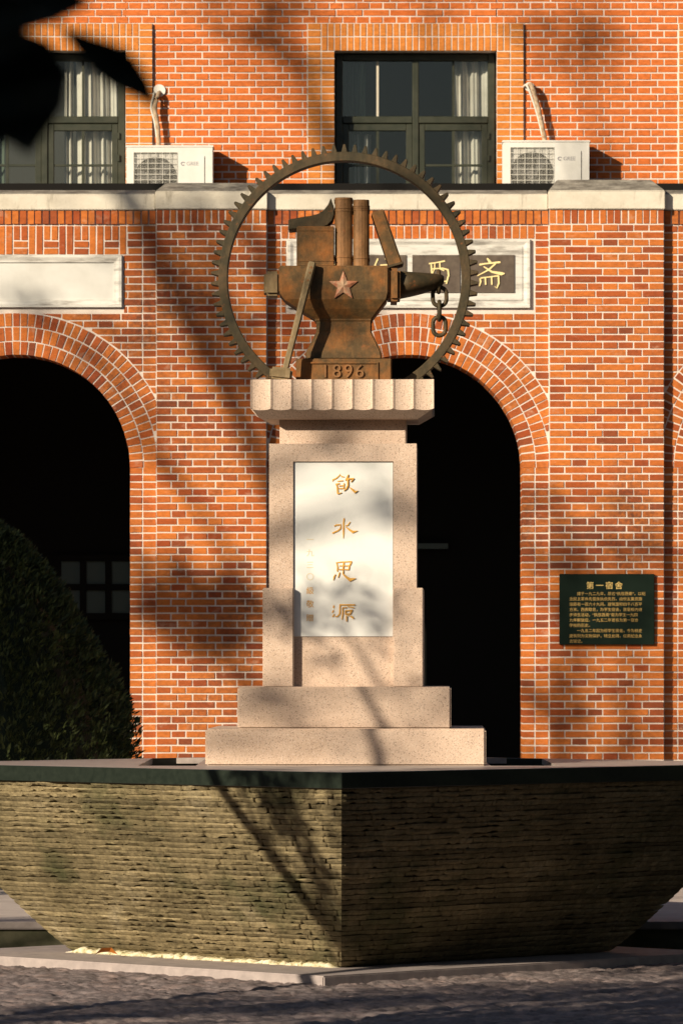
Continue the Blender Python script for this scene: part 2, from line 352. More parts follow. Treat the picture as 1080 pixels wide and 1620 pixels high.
S1 = 42/FPX
def X0(px): return U(px, 42.0)
def Z0(py): return V(py, 42.0)
CR = 0.0604; HB = 0.1222; SB = 0.2444; QB = 0.178       # course, header, stretcher, three-quarter modules of the porch
PR = 0.088                                              # pier projection
porch = thing('brick_porch', 'red brick arcade of round arches with pale stone coping and white joints', 'arcade')
BR = Bricks()
BAY = 621; ARC = 646; ZSP = Z0(740); RA = [179*S1, 201.5*S1, 224.5*S1, 246.5*S1]
piers = [(-374, -199), (247, 422), (868, 1050), (1489, 1671)]
ZTOP = Z0(331)
def pier(a, b, right):
    xa, xb = X0(a), X0(b); w = xb-xa
    hb = w/ (0.91/HB); sb = 2*hb; qb = w-6*hb
    n = 0; zt = Z0(354.5)
    # rowlocks under the cap
    m = 16
    for i in range(m): BR.rect(xa+w*i/m, xa+w*(i+1)/m, zt, ZTOP, 0)
    while zt > 0.15:
        z1 = zt; z0 = zt-CR; zt = z0; n += 1
        if n % 2 == 0:
            seq = [hb, hb, sb, sb, w-2*hb-2*sb] if not right else [hb, sb, sb, hb, w-2*hb-2*sb]
        else: seq = [qb]+[hb]*6
        if rng.random() < 0.10 and n % 2: i = rng.randrange(1, 6); seq[i:i+2] = [sb]
        x = xa
        for q in seq: BR.rect(x, x+q, z0, z1, 0, 0.06); x += q
for i, (a, b) in enumerate(piers): pier(a, b, i >= 2)
def bay(cpx, xlpx, xrpx, panel, pattern):
    cx = X0(cpx); xl, xr = X0(xlpx), X0(xrpx); cl, cr = xl+22*S1, xr-22*S1   # inner edges of the stacked side strips
    il, ir = cx-RA[0], cx+RA[0]; zt = Z0(355)
    # top rowlock course, slightly proud
    n = int(round((xr-xl)/(12.1*S1)))
    for i in range(n): BR.rect(xl+(xr-xl)*i/n, xl+(xr-xl)*(i+1)/n, zt+0.004, ZTOP, PR-0.014)
    pl, pr_, ptop, pbot = X0(panel[0]), X0(panel[1]), Z0(panel[2]), Z0(panel[3])
    # soldier band over the panel
    zb = ptop; w = 12*S1
    if pattern:
        xx = pl-6*S1; k = 0
        while xx < pr_+6*S1:
            if k % 4 < 2: BR.rect(xx, xx+w, zb, zt, PR)
            elif k % 4 == 2:
                zm = zb+(zt-zb)*0.48
                BR.rect(xx, xx+w, zm, zt, PR); BR.rect(xx+w, xx+2*w, zm, zt, PR)
                h = (zm-zb)/2; BR.rect(xx, xx+2*w, zb, zb+h, PR); BR.rect(xx, xx+2*w, zb+h, zm, PR)
            xx += w; k += 1
        bl, br_ = pl-6*S1, xx
    else:
        nn = int((cr-cl)/w); ww = (cr-cl)/nn
        for i in range(nn): BR.rect(cl+i*ww, cl+(i+1)*ww, zb, zt, PR)
        bl, br_ = cl, cr
    # running courses, cut by panel and by the arch ring
    z1 = zt; n = 0
    def ring_clip(p):
        c = (sum(q[0] for q in p)/len(p), sum(q[1] for q in p)/len(p))
        dx, dz = c[0]-cx, c[1]-ZSP; L = math.hypot(dx, dz) or 1
        if dz < -0.02: return p
        return clip(p, cx+dx/L*(RA[3]+J), ZSP+dz/L*(RA[3]+J), dx/L, dz/L)
    def inside(p): return all(math.hypot(q[0]-cx, q[1]-ZSP) < RA[3]+0.004 for q in p)
    def put(x0, x1, z0, z1):
        if x1-x0 < 0.025: return
        p = [(x0+J, z0+J), (x1-J, z0+J), (x1-J, z1-J), (x0+J, z1-J)]
        if min(math.hypot(q[0]-cx, q[1]-ZSP) for q in p) > RA[3]+J or z1 < ZSP-0.001: BR.rect(x0, x1, z0, z1, PR); return
        if inside(p): return
        BR.poly(ring_clip(p), PR)
    while z1 > 0.15:
        z0 = z1-CR; n += 1
        if z0 > ZSP-0.03:
            put(xl, cl, z0, z1); put(cr, xr, z0, z1)
            segs = [(cl, cr)]
            if z1 > ptop+0.01 and z0 >= ptop-0.02: segs = [(cl, bl), (br_, cr)]
            elif z1 > pbot+0.01 and z0 < ptop+0.02: segs = [(cl, pl-0.012), (pr_+0.012, cr)]
            for a, b in segs:
                if b-a < 0.03: continue
                if b < cx+0.1:                    # fill from the outer side inwards
                    xx = a; first = True
                    while xx < b-0.02:
                        q = (QB if n % 2 else HB) if first else (SB if n % 2 else HB); first = False
                        put(xx, min(xx+q, b), z0, z1); xx += q
                elif a > cx-0.1:
                    xx = b; first = True
                    while xx > a+0.02:
                        q = (QB if n % 2 else HB) if first else (SB if n % 2 else HB); first = False
                        put(max(xx-q, a), xx, z0, z1); xx -= q
                else:
                    for sgn in (-1, 1):
                        xx = a if sgn < 0 else b; first = True
                        while (xx < cx-0.01) if sgn < 0 else (xx > cx+0.01):
                            q = (QB if n % 2 else HB) if first else (SB if n % 2 else HB); first = False
                            if sgn < 0: put(xx, min(xx+q, cx), z0, z1); xx += q
                            else: put(max(xx-q, cx), xx, z0, z1); xx -= q
        else:                                     # jambs: two stacked header columns
            BR.rect(xl, cl, z0, z1, PR, 0.05); BR.rect(cr, xr, z0, z1, PR, 0.05)
            BR.rect(cl, il, z0, z1, PR, 0.44); BR.rect(ir, cr, z0, z1, PR, 0.44)
        z1 = z0
    # voussoirs in three rings
    for r in range(3):
        r0, r1 = RA[r]+J*0.9, RA[r+1]-J*0.9; N = int(round(math.pi*(r0+r1)/2/(12.1*S1)))
        for i in range(N):
            h = J/((r0+r1)/2); t0 = math.pi*i/N+h; t1 = math.pi*(i+1)/N-h
            p = [(cx+r0*math.cos(t1), ZSP+r0*math.sin(t1)), (cx+r0*math.cos(t0), ZSP+r0*math.sin(t0)),
                 (cx+r1*math.cos(t0), ZSP+r1*math.sin(t0)), (cx+r1*math.cos(t1), ZSP+r1*math.sin(t1))]
            p = [p[1], p[2], p[3], p[0]]
            p = clip(p, xl+0.002, 0, 1, 0); p = clip(p, xr-0.002, 0, -1, 0) if p else p
            BR.poly(p, PR, 0.44 if r == 0 else 0.05)
    # wall core (shows as the joints), with the arched opening
    rr = RA[0]+0.008; pts = [(xl-0.02, 0.1), (cx-rr, 0.1)]
    pts += [(cx+rr*math.cos(math.pi-math.pi*i/40), ZSP+rr*math.sin(math.pi-math.pi*i/40)) for i in range(41)]
    pts += [(cx+rr, 0.1), (xr+0.02, 0.1), (xr+0.02, ZTOP), (xl-0.02, ZTOP)]
    core = MB().prism(pts, PR+0.0055, PR+0.46); core.build('wall_core', M['mortar'], porch)
bay(25, -199, 247, (-142, 192, 402, 485), True)
bay(646, 422, 868, (455, 838, 377, 486), False)
bay(1267, 1050, 1489, (1100, 1434, 402, 485), True)
for a, b in piers:
    MB().box(X0(a)+0.004, X0(b)-0.004, 0.0055, PR+0.5, 0.1, ZTOP).build('pier_core', M['mortar'], porch)
def gearmask(px, py): return math.hypot(px-545, py-440) < 216
def keep_low(px, py):
    if not (8 < px < 1072 and 330 < py < 1185): return False
    if gearmask(px, py) or (392 < px < 696 and py > 590) or (405 < px < 700 and 300 < py < 600): return False
    if 876 < px < 1042 and 898 < py < 1030: return False
    return True
BR.finish(porch, M['porch_brick'], keep_low, 42)

# stone caps and coping
def cap(a, b, ytop, yfold):
    xa, xb = X0(a)-0.006, X0(b)+0.006; z0, z1, z2 = ZTOP, Z0(yfold), Z0(ytop); i = 0.105
    y0, y1 = -0.022, 0.62
    s = [[(xa, y0, z0), (xb, y0, z0), (xb, y1, z0), (xa, y1, z0)], [(xa, y0, z1), (xb, y0, z1), (xb, y1, z1), (xa, y1, z1)],
         [(xa+i*.75, y0+i*2, z2), (xb-i, y0+i*2, z2), (xb-i, y1-i, z2), (xa+i*.75, y1-i, z2)]]
    MB().loft(s).build('pier_cap', M['coping'], porch, bevel=0.006)
cap(-374, -199, 286, 303); cap(247, 422, 286, 303); cap(868, 1050, 281, 302); cap(1489, 1671, 281, 302)
for a, b in ((-199, 247), (422, 868), (1050, 1489)):
    xa, xb = X0(a)+0.007, X0(b)-0.007
    z0, z1, z2 = ZTOP, Z0(306), Z0(297)
    y0, y1 = PR-0.03, PR+0.44
    s = [[(xa, y0, z0), (xb, y0, z0), (xb, y1, z0), (xa, y1, z0)], [(xa, y0, z1), (xb, y0, z1), (xb, y1, z1), (xa, y1, z1)],
         [(xa, y0+0.16, z2), (xb, y0+0.16, z2), (xb, y1-0.1, z2), (xa, y1-0.1, z2)]]
    MB().loft(s).build('coping', M['coping'], porch, bevel=0.006)
# roof of the porch and black upstand behind the coping
MB().box(X0(-374), X0(1671), PR+0.44, 3.2, 5.30, 5.60).build('porch_roof', M['bitumen'], porch)
MB().box(X0(-374), X0(1671), 0.665, 0.72, 5.60, V(290.5, 42.69)).build('roof_upstand', M['bitumen'], porch)
# inset name panels
def panel(a, b, t, bt, fw, field, depth):
    pn = MB()
    xa, xb, zt, zb = X0(a), X0(b), Z0(t), Z0(bt); f = fw*S1; y0 = PR-0.028
    ring = [[(xa, zb), (xb, zb), (xb, zt), (xa, zt)], [(xa+f*.35, zb+f*.35), (xb-f*.35, zb+f*.35), (xb-f*.35, zt-f*.35), (xa+f*.35, zt-f*.35)],
            [(xa+f*.75, zb+f*.75), (xb-f*.75, zb+f*.75), (xb-f*.75, zt-f*.75), (xa+f*.75, zt-f*.75)], [(xa+f, zb+f), (xb-f, zb+f), (xb-f, zt-f), (xa+f, zt-f)]]
    ys = [(PR+0.03), y0, y0, y0+0.012, y0+0.014, y0+depth]; rs = [ring[0], ring[0], ring[1], ring[2], ring[3], ring[3]]
    ids = [pn.add([(p[0], y, p[1]) for p in r]) for r, y in zip(rs, ys)]
    for q, w in zip(ids, ids[1:]):
        for i in range(4): j = (i+1) % 4; pn.face((q+i, q+j, w+j, w+i))
    o = pn.build('name_panel', M['frame_stone'], porch, fix=False)
    MB().box(xa+f-0.002, xb-f+0.002, y0+depth-0.004, PR+0.04, zb+f-0.002, zt-f+0.002).build('panel_field', field, o)
    return o, y0+depth-0.004
panel(-142, 192, 402, 485, 12, M['plaster'], 0.03)
panel(1100, 1434, 402, 485, 12, M['plaster'], 0.03)
np_, yf = panel(455, 838, 377, 486, 12, M['frame_stone'], 0.012)

# brush lettering: tapered strokes with a little thickness
def strokes(name, data, mat, parent, ox, oz, sc, y, th=0.004):
    mb = MB(); k = 0
    for st in data:
        P = [Vector((a, -b, 0)) for a, b, w in st]; Wd = [w/2 for a, b, w in st]
        L = []; Rr = []
        for i in range(len(P)):
            t = (P[min(i+1, len(P)-1)]-P[max(i-1, 0)]).normalized(); n = Vector((-t.y, t.x, 0))
            L.append(P[i]+n*Wd[i]); Rr.append(P[i]-n*Wd[i])
        t0 = (P[0]-P[1]).normalized()*Wd[0]*0.6; t1 = (P[-1]-P[-2]).normalized()*Wd[-1]*0.6
        poly = [P[0]+t0]+Rr+[P[-1]+t1]+L[::-1]
        yy = y-th-0.0004*k; k += 1
        m = len(P)
        f = mb.add([(ox+p.x*sc, yy, oz+p.y*sc) for p in L]+[(ox+p.x*sc, yy, oz+p.y*sc) for p in Rr]+[(ox+(P[0]+t0).x*sc, yy, oz+(P[0]+t0).y*sc), (ox+(P[-1]+t1).x*sc, yy, oz+(P[-1]+t1).y*sc)])
        for i in range(m-1): mb.face((f+i, f+m+i, f+m+i+1, f+i+1))
        mb.face((f+2*m, f+m, f)); mb.face((f+2*m+1, f+m-1, f+2*m-1))
        b = mb.add([(ox+p.x*sc, y, oz+p.y*sc) for p in poly]); c = mb.add([(ox+p.x*sc, yy, oz+p.y*sc) for p in poly])
        for i in range(len(poly)): j = (i+1) % len(poly); mb.face((b+i, b+j, c+j, c+i))
    return mb.build(name, mat, parent, fix=False)
def glyphs(name, text, size, mat, parent, x, z, y, th=0.002, bold=0.0, align='LEFT', spacing=1.0, line=1.0):
    cu = bpy.data.curves.new('t', 'FONT'); cu.body = text; cu.size = size; cu.extrude = th; cu.offset = bold; cu.align_x = align; cu.space_character = spacing; cu.space_line = line
    to = bpy.data.objects.new('t', cu); COL.objects.link(to); bpy.context.view_layer.update()
    me = bpy.data.meshes.new_from_object(to.evaluated_get(bpy.context.evaluated_depsgraph_get())); me.name = name
    bpy.data.objects.remove(to); bpy.data.curves.remove(cu)
    me.transform(Matrix.Translation((x, y, z)) @ Matrix.Rotation(R(90), 4, 'X'))
    me.materials.clear(); me.materials.append(mat)
    return link(name, me, parent)
# four dark boards with gold characters
ZHAI = [[(812,108,10),(830,132,16)], [(765,146,12),(800,140,9),(890,131,12)], [(862,140,10),(820,178,10),(752,214,5)], [(790,158,6),(840,190,12),(900,202,20),(918,200,5)],
        [(772,228,8),(820,222,7),(882,214,9)], [(768,232,9),(772,250,10),(764,278,5)], [(800,226,9),(802,268,9)], [(838,224,9),(840,268,9)], [(880,216,10),(882,260,11),(870,290,8),(858,280,4)]]
XI = [[(458,140,9),(500,134,7),(552,124,10)], [(470,146,9),(474,205,9),(478,262,8)], [(492,140,7),(490,170,7),(478,200,5)], [(522,132,8),(524,172,9),(548,182,8)], [(478,172,7),(540,168,8),(574,178,9)], [(572,178,10),(576,210,10),(562,262,9)], [(482,252,7),(564,248,8)]]
XIN = [[(150,110,9),(130,155,8),(105,190,4)], [(135,150,9),(136,270,9)], [(196,108,9),(214,128,11)], [(165,150,8),(258,142,9)], [(182,172,7),(240,168,8)], [(182,196,7),(240,192,8)], [(184,222,8),(188,268,8)], [(186,222,7),(240,218,8),(236,264,8)], [(188,262,7),(236,260,7)]]
ZHI = [[(100,140,8),(160,132,9)], [(132,105,10),(132,268,10),(112,256,4)], [(98,212,6),(165,180,8)], [(170,150,7),(228,142,9),(224,250,9),(262,268,10),(266,232,4)], [(196,108,9),(192,200,8),(160,272,4)], [(172,190,7),(206,222,9)]]
BW = 75.5; BX = [482, 567, 652, 738]
for bx, st, dx in ((482, ZHI, 95), (567, XIN, 88), (652, XI, 355), (738, ZHAI, 690)):
    bd = MB().box(X0(bx), X0(bx+BW), yf-0.010, yf+0.01, Z0(462), Z0(402.5)).build('character_board', M['board'], np_)
for bx, st, dx, nm in ((482, ZHI, 90, 0), (567, XIN, 92, 1), (652, XI, 0, 2), (738, ZHAI, 0, 3)):
    s = S1/3.857
    if nm < 2: ox = X0(bx+17)-98*s
    else: ox = X0(560)
    oz = Z0(380)
    strokes('gold_character', st, M['gold_board'], np_, ox, oz, s, yf-0.010, 0.006)
# slab plinth along the porch foot
tag(MB().box(X0(-374)-0.3, X0(1671)+0.3, -0.30, 3.15, 0.05, 0.30).build('porch_step', M['kerb']), kind='structure')

# ------------------------------------------------------------------ brick building behind the porch
DU = 45.2; YU = Y(DU); S2 = DU/FPX
def XU(px): return U(px, DU)
def ZU(py): return V(py, DU)
bld = thing('brick_building', 'orange brick upper storey with tall dark windows behind the porch', 'building')
BU = Bricks()
WINS = [71, 657, 1243]; WH = 127.5; FO = 171
zc = ZU(37); CU = 11.18*S2; HU = 21.15*S2; SU = 42.3*S2
z = zc+CU*16; n = 0
xl, xr = XU(-230), XU(1330)
SUR = Bricks()
while z > 5.85:
    z0 = z-CU; n += 1
    solid = z0 >= zc-0.002
    x = xl - (0 if n % 2 else HU/2)
    ex = [(XU(c-FO), XU(c+FO)) for c in WINS]
    while x < xr:
        w = SU if n % 2 else HU
        if rng.random() < 0.0: w = SU
        segs = [(x, x+w)]
        if not solid:
            for a, b in ex:
                ns = []
                for p, q in segs:
                    if q <= a+0.001 or p >= b-0.001: ns.append((p, q))
                    else:
                        if p < a: ns.append((p, a))
                        if q > b: ns.append((b, q))
                segs = ns
        for p, q in segs: BU.rect(p, q, z0, z, YU)
        x += w
    z = z0
for c in WINS:
    a, b = XU(c-FO), XU(c+FO); oa, ob = XU(c-WH), XU(c+WH); zt = zc; zm = ZU(58.5); zb = ZU(81.5)
    mid = (a+oa)/2, (b+ob)/2
    nn = int(round((ob-oa+ (oa-a))/ (10.35*S2))); w = (ob-oa+(oa-a))/nn
    for i in range(nn):
        x = mid[0]+i*w; SUR.rect(x, x+w, zm, zt, YU-0.03); SUR.rect(x, x+w, zb, zm, YU-0.03)
    z = zt
    while z > 5.85:
        for p, q in ((a, mid[0]), (mid[0], oa), (ob, mid[1]), (mid[1], b)):
            if z-CU > zb-0.03 and (q == oa or p == ob): continue
            SUR.rect(p, q, z-CU, z, YU-0.03, 0.30 if (q == oa or p == ob) else 0.05)
        z -= CU
def keep_up(px, py): return 8 < px < 1072 and 3 < py < 286 and not (py > 225 and (190 < px < 345 or 785 < px < 940)) and not (px < 250 and py < 190) and not (math.hypot(px-545, py-440) < 215)
BU.finish(bld, M['storey_brick'], keep_up, DU)
mbs = MB()
for p, y, dep, rc in SUR.items:
    mbs.cur = rng.random(); mbs.prism([(a+rng.uniform(-.001, .001), b+rng.uniform(-.001, .001)) for a, b in p], y+rng.uniform(-.0015, .0015), y+dep, back=False)
tag(mbs.build('surround_brickwork', M['surround_brick'], bld, attr=True, fix=False), kind='stuff')
# wall core between the openings
zb = ZU(81.5); zs = 5.6; ztop = zc+CU*16
edges = [xl] + [v for c in WINS for v in (XU(c-WH)-0.006, XU(c+WH)+0.006)] + [xr]
for i in range(0, len(edges), 2):
    MB().box(edges[i], edges[i+1], YU+0.0055, YU+0.42, zs, ztop).build('wall_core', M['mortar'], bld)
for c in WINS:
    a, b = XU(c-WH), XU(c+WH)
    MB().box(a, b, YU+0.0055, YU+0.42, zb+0.006, ztop-0.002).build('lintel_core', M['mortar'], bld)
    MB().box(a, b, YU-0.02, YU+0.42, zs, 5.9).build('sill', M['coping'], bld)
    # mortar pads under the raised surround
    for p, q in ((XU(c-FO)+0.004, a-0.004), (b+0.004, XU(c+FO)-0.004)):
        MB().box(p, q, YU-0.0245, YU+0.004, zs+0.2, zc-0.004).build('surround_bed', M['mortar'], bld)
    MB().box(a-0.004, b+0.004, YU-0.0245, YU+0.004, zb+0.006, zc-0.004).build('surround_bed', M['mortar'], bld)
MB().box(xl, xr, YU-0.10, YU+0.5, ztop, ztop+0.30).build('cornice', M['coping'], bld)
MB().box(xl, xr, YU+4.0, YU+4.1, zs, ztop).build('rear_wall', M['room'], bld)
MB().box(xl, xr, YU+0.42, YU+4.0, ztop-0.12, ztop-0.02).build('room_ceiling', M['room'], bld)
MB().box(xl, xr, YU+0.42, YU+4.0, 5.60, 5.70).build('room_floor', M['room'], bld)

def curtain(parent, xa, xb, zb_, zt_, y, mat, waves, gather=0.0, name='curtain'):
    n = 60; mb = MB(); rows = 14; ph = rng.uniform(0, 6)
    ids = []
    for j in range(rows+1):
        t = j/rows; z = zb_+(zt_-zb_)*t
        pts = []
        for i in range(n+1):
            s = i/n; x = xa+(xb-xa)*s + gather*(1-t)*(s-0.5)*-1*(xb-xa)
            yy = y + 0.03*math.sin(s*waves*6.28+ph+0.8*t) + 0.014*math.sin(s*waves*14.1+2*t+ph)
            pts.append((x, yy, z))
        ids.append(mb.add(pts))
    for q, w in zip(ids, ids[1:]):
        for i in range(n): mb.face((q+i, q+i+1, w+i+1, w+i))
    return mb.build(name, mat, parent, smooth=True, fix=False)
def window(c, curtains, bar):
    YW = YU+0.15; DW = 42+YW
    def xw(px): return U(c+px, DW)      # px relative to the window's middle
    def zw(py): return V(py, DW)
    a, b = XU(c-WH)+0.008, XU(c+WH)-0.008; zt = ZU(81.5)-0.0; zb_ = 5.9
    w = link('window', None)
    w.parent = bld
    fr = MB()
    t = 0.062
    fr.box(a, a+t, YW, YW+0.09, zb_, zt); fr.box(b-t, b, YW, YW+0.09, zb_, zt); fr.box(a+t, b-t, YW+0.001, YW+0.089, zt-t, zt); fr.box(a+t, b-t, YW+0.001, YW+0.089, zb_, zb_+0.05)
    fr.build('frame', M['green'], w, bevel=0.006, segs=1)
    MB().box(xw(-5), xw(5), YW-0.008, YW+0.088, zb_+0.05, zt-t).build('mullion', M['green'], w, bevel=0.006, segs=1)
    for s in (-1, 1):
        x0, x1 = (a+t, xw(-5)) if s < 0 else (xw(5), b-t)
        MB().box(x0, x1, YW-0.004, YW+0.08, zw(195), zw(184)).build('transom', M['green'], w, bevel=0.006, segs=1)
        MB().box(x0, x1, YW+0.045, YW+0.05, zw(184), zt-t).build('pane', M['glass'], w)
        # lower casement
        cs = MB(); f = 0.055; y0, y1 = YW+0.006, YW+0.06; zt2, zb2 = zw(196), zb_+0.05
        cs.box(x0, x0+f, y0, y1, zb2, zt2); cs.box(x1-f, x1, y0, y1, zb2, zt2); cs.box(x0+f, x1-f, y0+.001, y1-.001, zt2-f*1.1, zt2); cs.box(x0+f, x1-f, y0+.001, y1-.001, zb2, zb2+f)
        ca = cs.build('casement', M['green'], w, bevel=0.005, segs=1)
        MB().box(x0+f, x1-f, YW+0.033, YW+0.037, zb2+f, zt2-f*1.1).build('pane', M['glass'], ca)
        mx_ = (x0+x1)/2; mu = MB()
        mu.box(mx_-0.012, mx_+0.012, YW+0.016, YW+0.05, zb2+f, zt2-f*1.1); mu.box(x0+f, x1-f, YW+0.018, YW+0.048, zw(263), zw(259.5))
        mu.build('glazing_bar', M['green'], ca)
        MB().box(mx_-0.010, mx_+0.010, YW+0.03, YW+0.06, zw(184), zt-t).build('glazing_bar', M['green'] if bar != s else M['cream_bar'], w)
        for hz in (215, 250): MB().box((x0-0.012 if s < 0 else x1-0.004), (x0+0.004 if s < 0 else x1+0.012), YW-0.02, YW+0.01, zw(hz+5), zw(hz-5)).build('hinge', M['green'], w)
    for (p, q, zt_, zz, mt, wv, ga) in curtains:
        curtain(w, xw(p), xw(q), zw(zz), zw(zt_), YW+0.15, mt, wv, ga)
    return w
window(71, [(48, 118, 84, 330, M['curtain'], 4, 0.0), (-115, -62, 84, 330, M['curtain_green'], 4, 0.1), (30, 44, 84, 330, M['curtain'], 2, 0)], 0)
window(657, [(60, 122, 84, 330, M['curtain'], 3.4, 0.0), (-118, -78, 84, 330, M['curtain_green'], 3, 0.1), (-100, -70, 210, 330, M['curtain'], 2.5, 0.2)], -1)
window(1243, [(-118, -60, 84, 330, M['curtain'], 3.4, 0.0)], 0)
# gallery behind the arches
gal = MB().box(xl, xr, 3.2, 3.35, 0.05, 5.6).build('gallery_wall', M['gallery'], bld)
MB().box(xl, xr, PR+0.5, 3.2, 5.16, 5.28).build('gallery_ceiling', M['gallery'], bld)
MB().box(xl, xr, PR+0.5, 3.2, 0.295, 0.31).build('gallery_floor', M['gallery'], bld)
MB().box(xl-0.2, xl, 0.3, 3.4, 0.05, 5.6).build('added_end_wall', M['gallery'], bld)  # end walls added out of view to keep light out of the gallery
MB().box(xr, xr+0.2, 0.3, 3.4, 0.05, 5.6).build('added_end_wall', M['gallery'], bld)
DG = 45.17
gw = link('gallery_window', None, bld)
for i, (p, q) in enumerate(((97, 127), (137, 167), (177, 207), (217, 247))):
    for (r, s) in ((888, 924), (934, 970)):
        MB().box(U(p, DG), U(q, DG), Y(DG)-0.01, Y(DG)+0.05, V(s, DG), V(r, DG)).build('pane', M['milk'], gw)
fr = MB()
for p in (87, 127, 167, 207, 247): fr.box(U(p, DG), U(p+10, DG), Y(DG)-0.05, Y(DG)+0.04, V(980, DG), V(878, DG))
for r in (878, 924, 970): fr.box(U(97.3, DG), U(246.7, DG), Y(DG)-0.045, Y(DG)+0.04, V(r+10, DG), V(r, DG))
fr.build('window_frame', M['gallery'], gw)
MB().box(U(560, DG), U(708, DG), Y(DG)-0.10, Y(DG)+0.04, V(868.5, DG), V(860, DG)).build('lamp_tube', M['milk'], bld)

# ------------------------------------------------------------------ wall plaque on the right pier
pq = thing('wall_plaque', 'dark green plaque with rows of gold writing on brick pier', 'plaque', (X0(959), 0, Z0(1020)))
pp = MB().box(X0(884), X0(1034), -0.032, 0.002, Z0(1020), Z0(908)).build('plate', M['plaque_green'], None, bevel=0.004, segs=1); under(pp, pq)
hd = glyphs('heading', '第一宿舍', 0.066, M['gold_pale'], None, X0(926), Z0(931), -0.033, 0.001, 0.0, spacing=1.38); under(hd, pq)
LINES = ['　　建于一九二九年，原名“执信西斋”，以纪', '念民主革命先驱朱执信先烈，由校友集资建', '造原有一百六十九间，建筑面积四千八百平', '方米。西斋取名，为学生宿舍，曾是校内进', '步师生活动，“执信西斋”曾为学生一九四', '九年解放后，一九五二年更名为第一宿舍', '学校的历史。', '　　一九五二年起为校学生宿舍，今为校史', '建筑列为文物保护，特立此碑，以资纪念永', '志铭记。']
tx = glyphs('writing', '\n'.join(LINES), 0.0315, M['gold_small'], None, X0(899.5), Z0(941.5), -0.033, 0.0008, 0.0, spacing=1.0, line=8.35*S1/0.0315); under(tx, pq); tag(tx, kind='stuff')

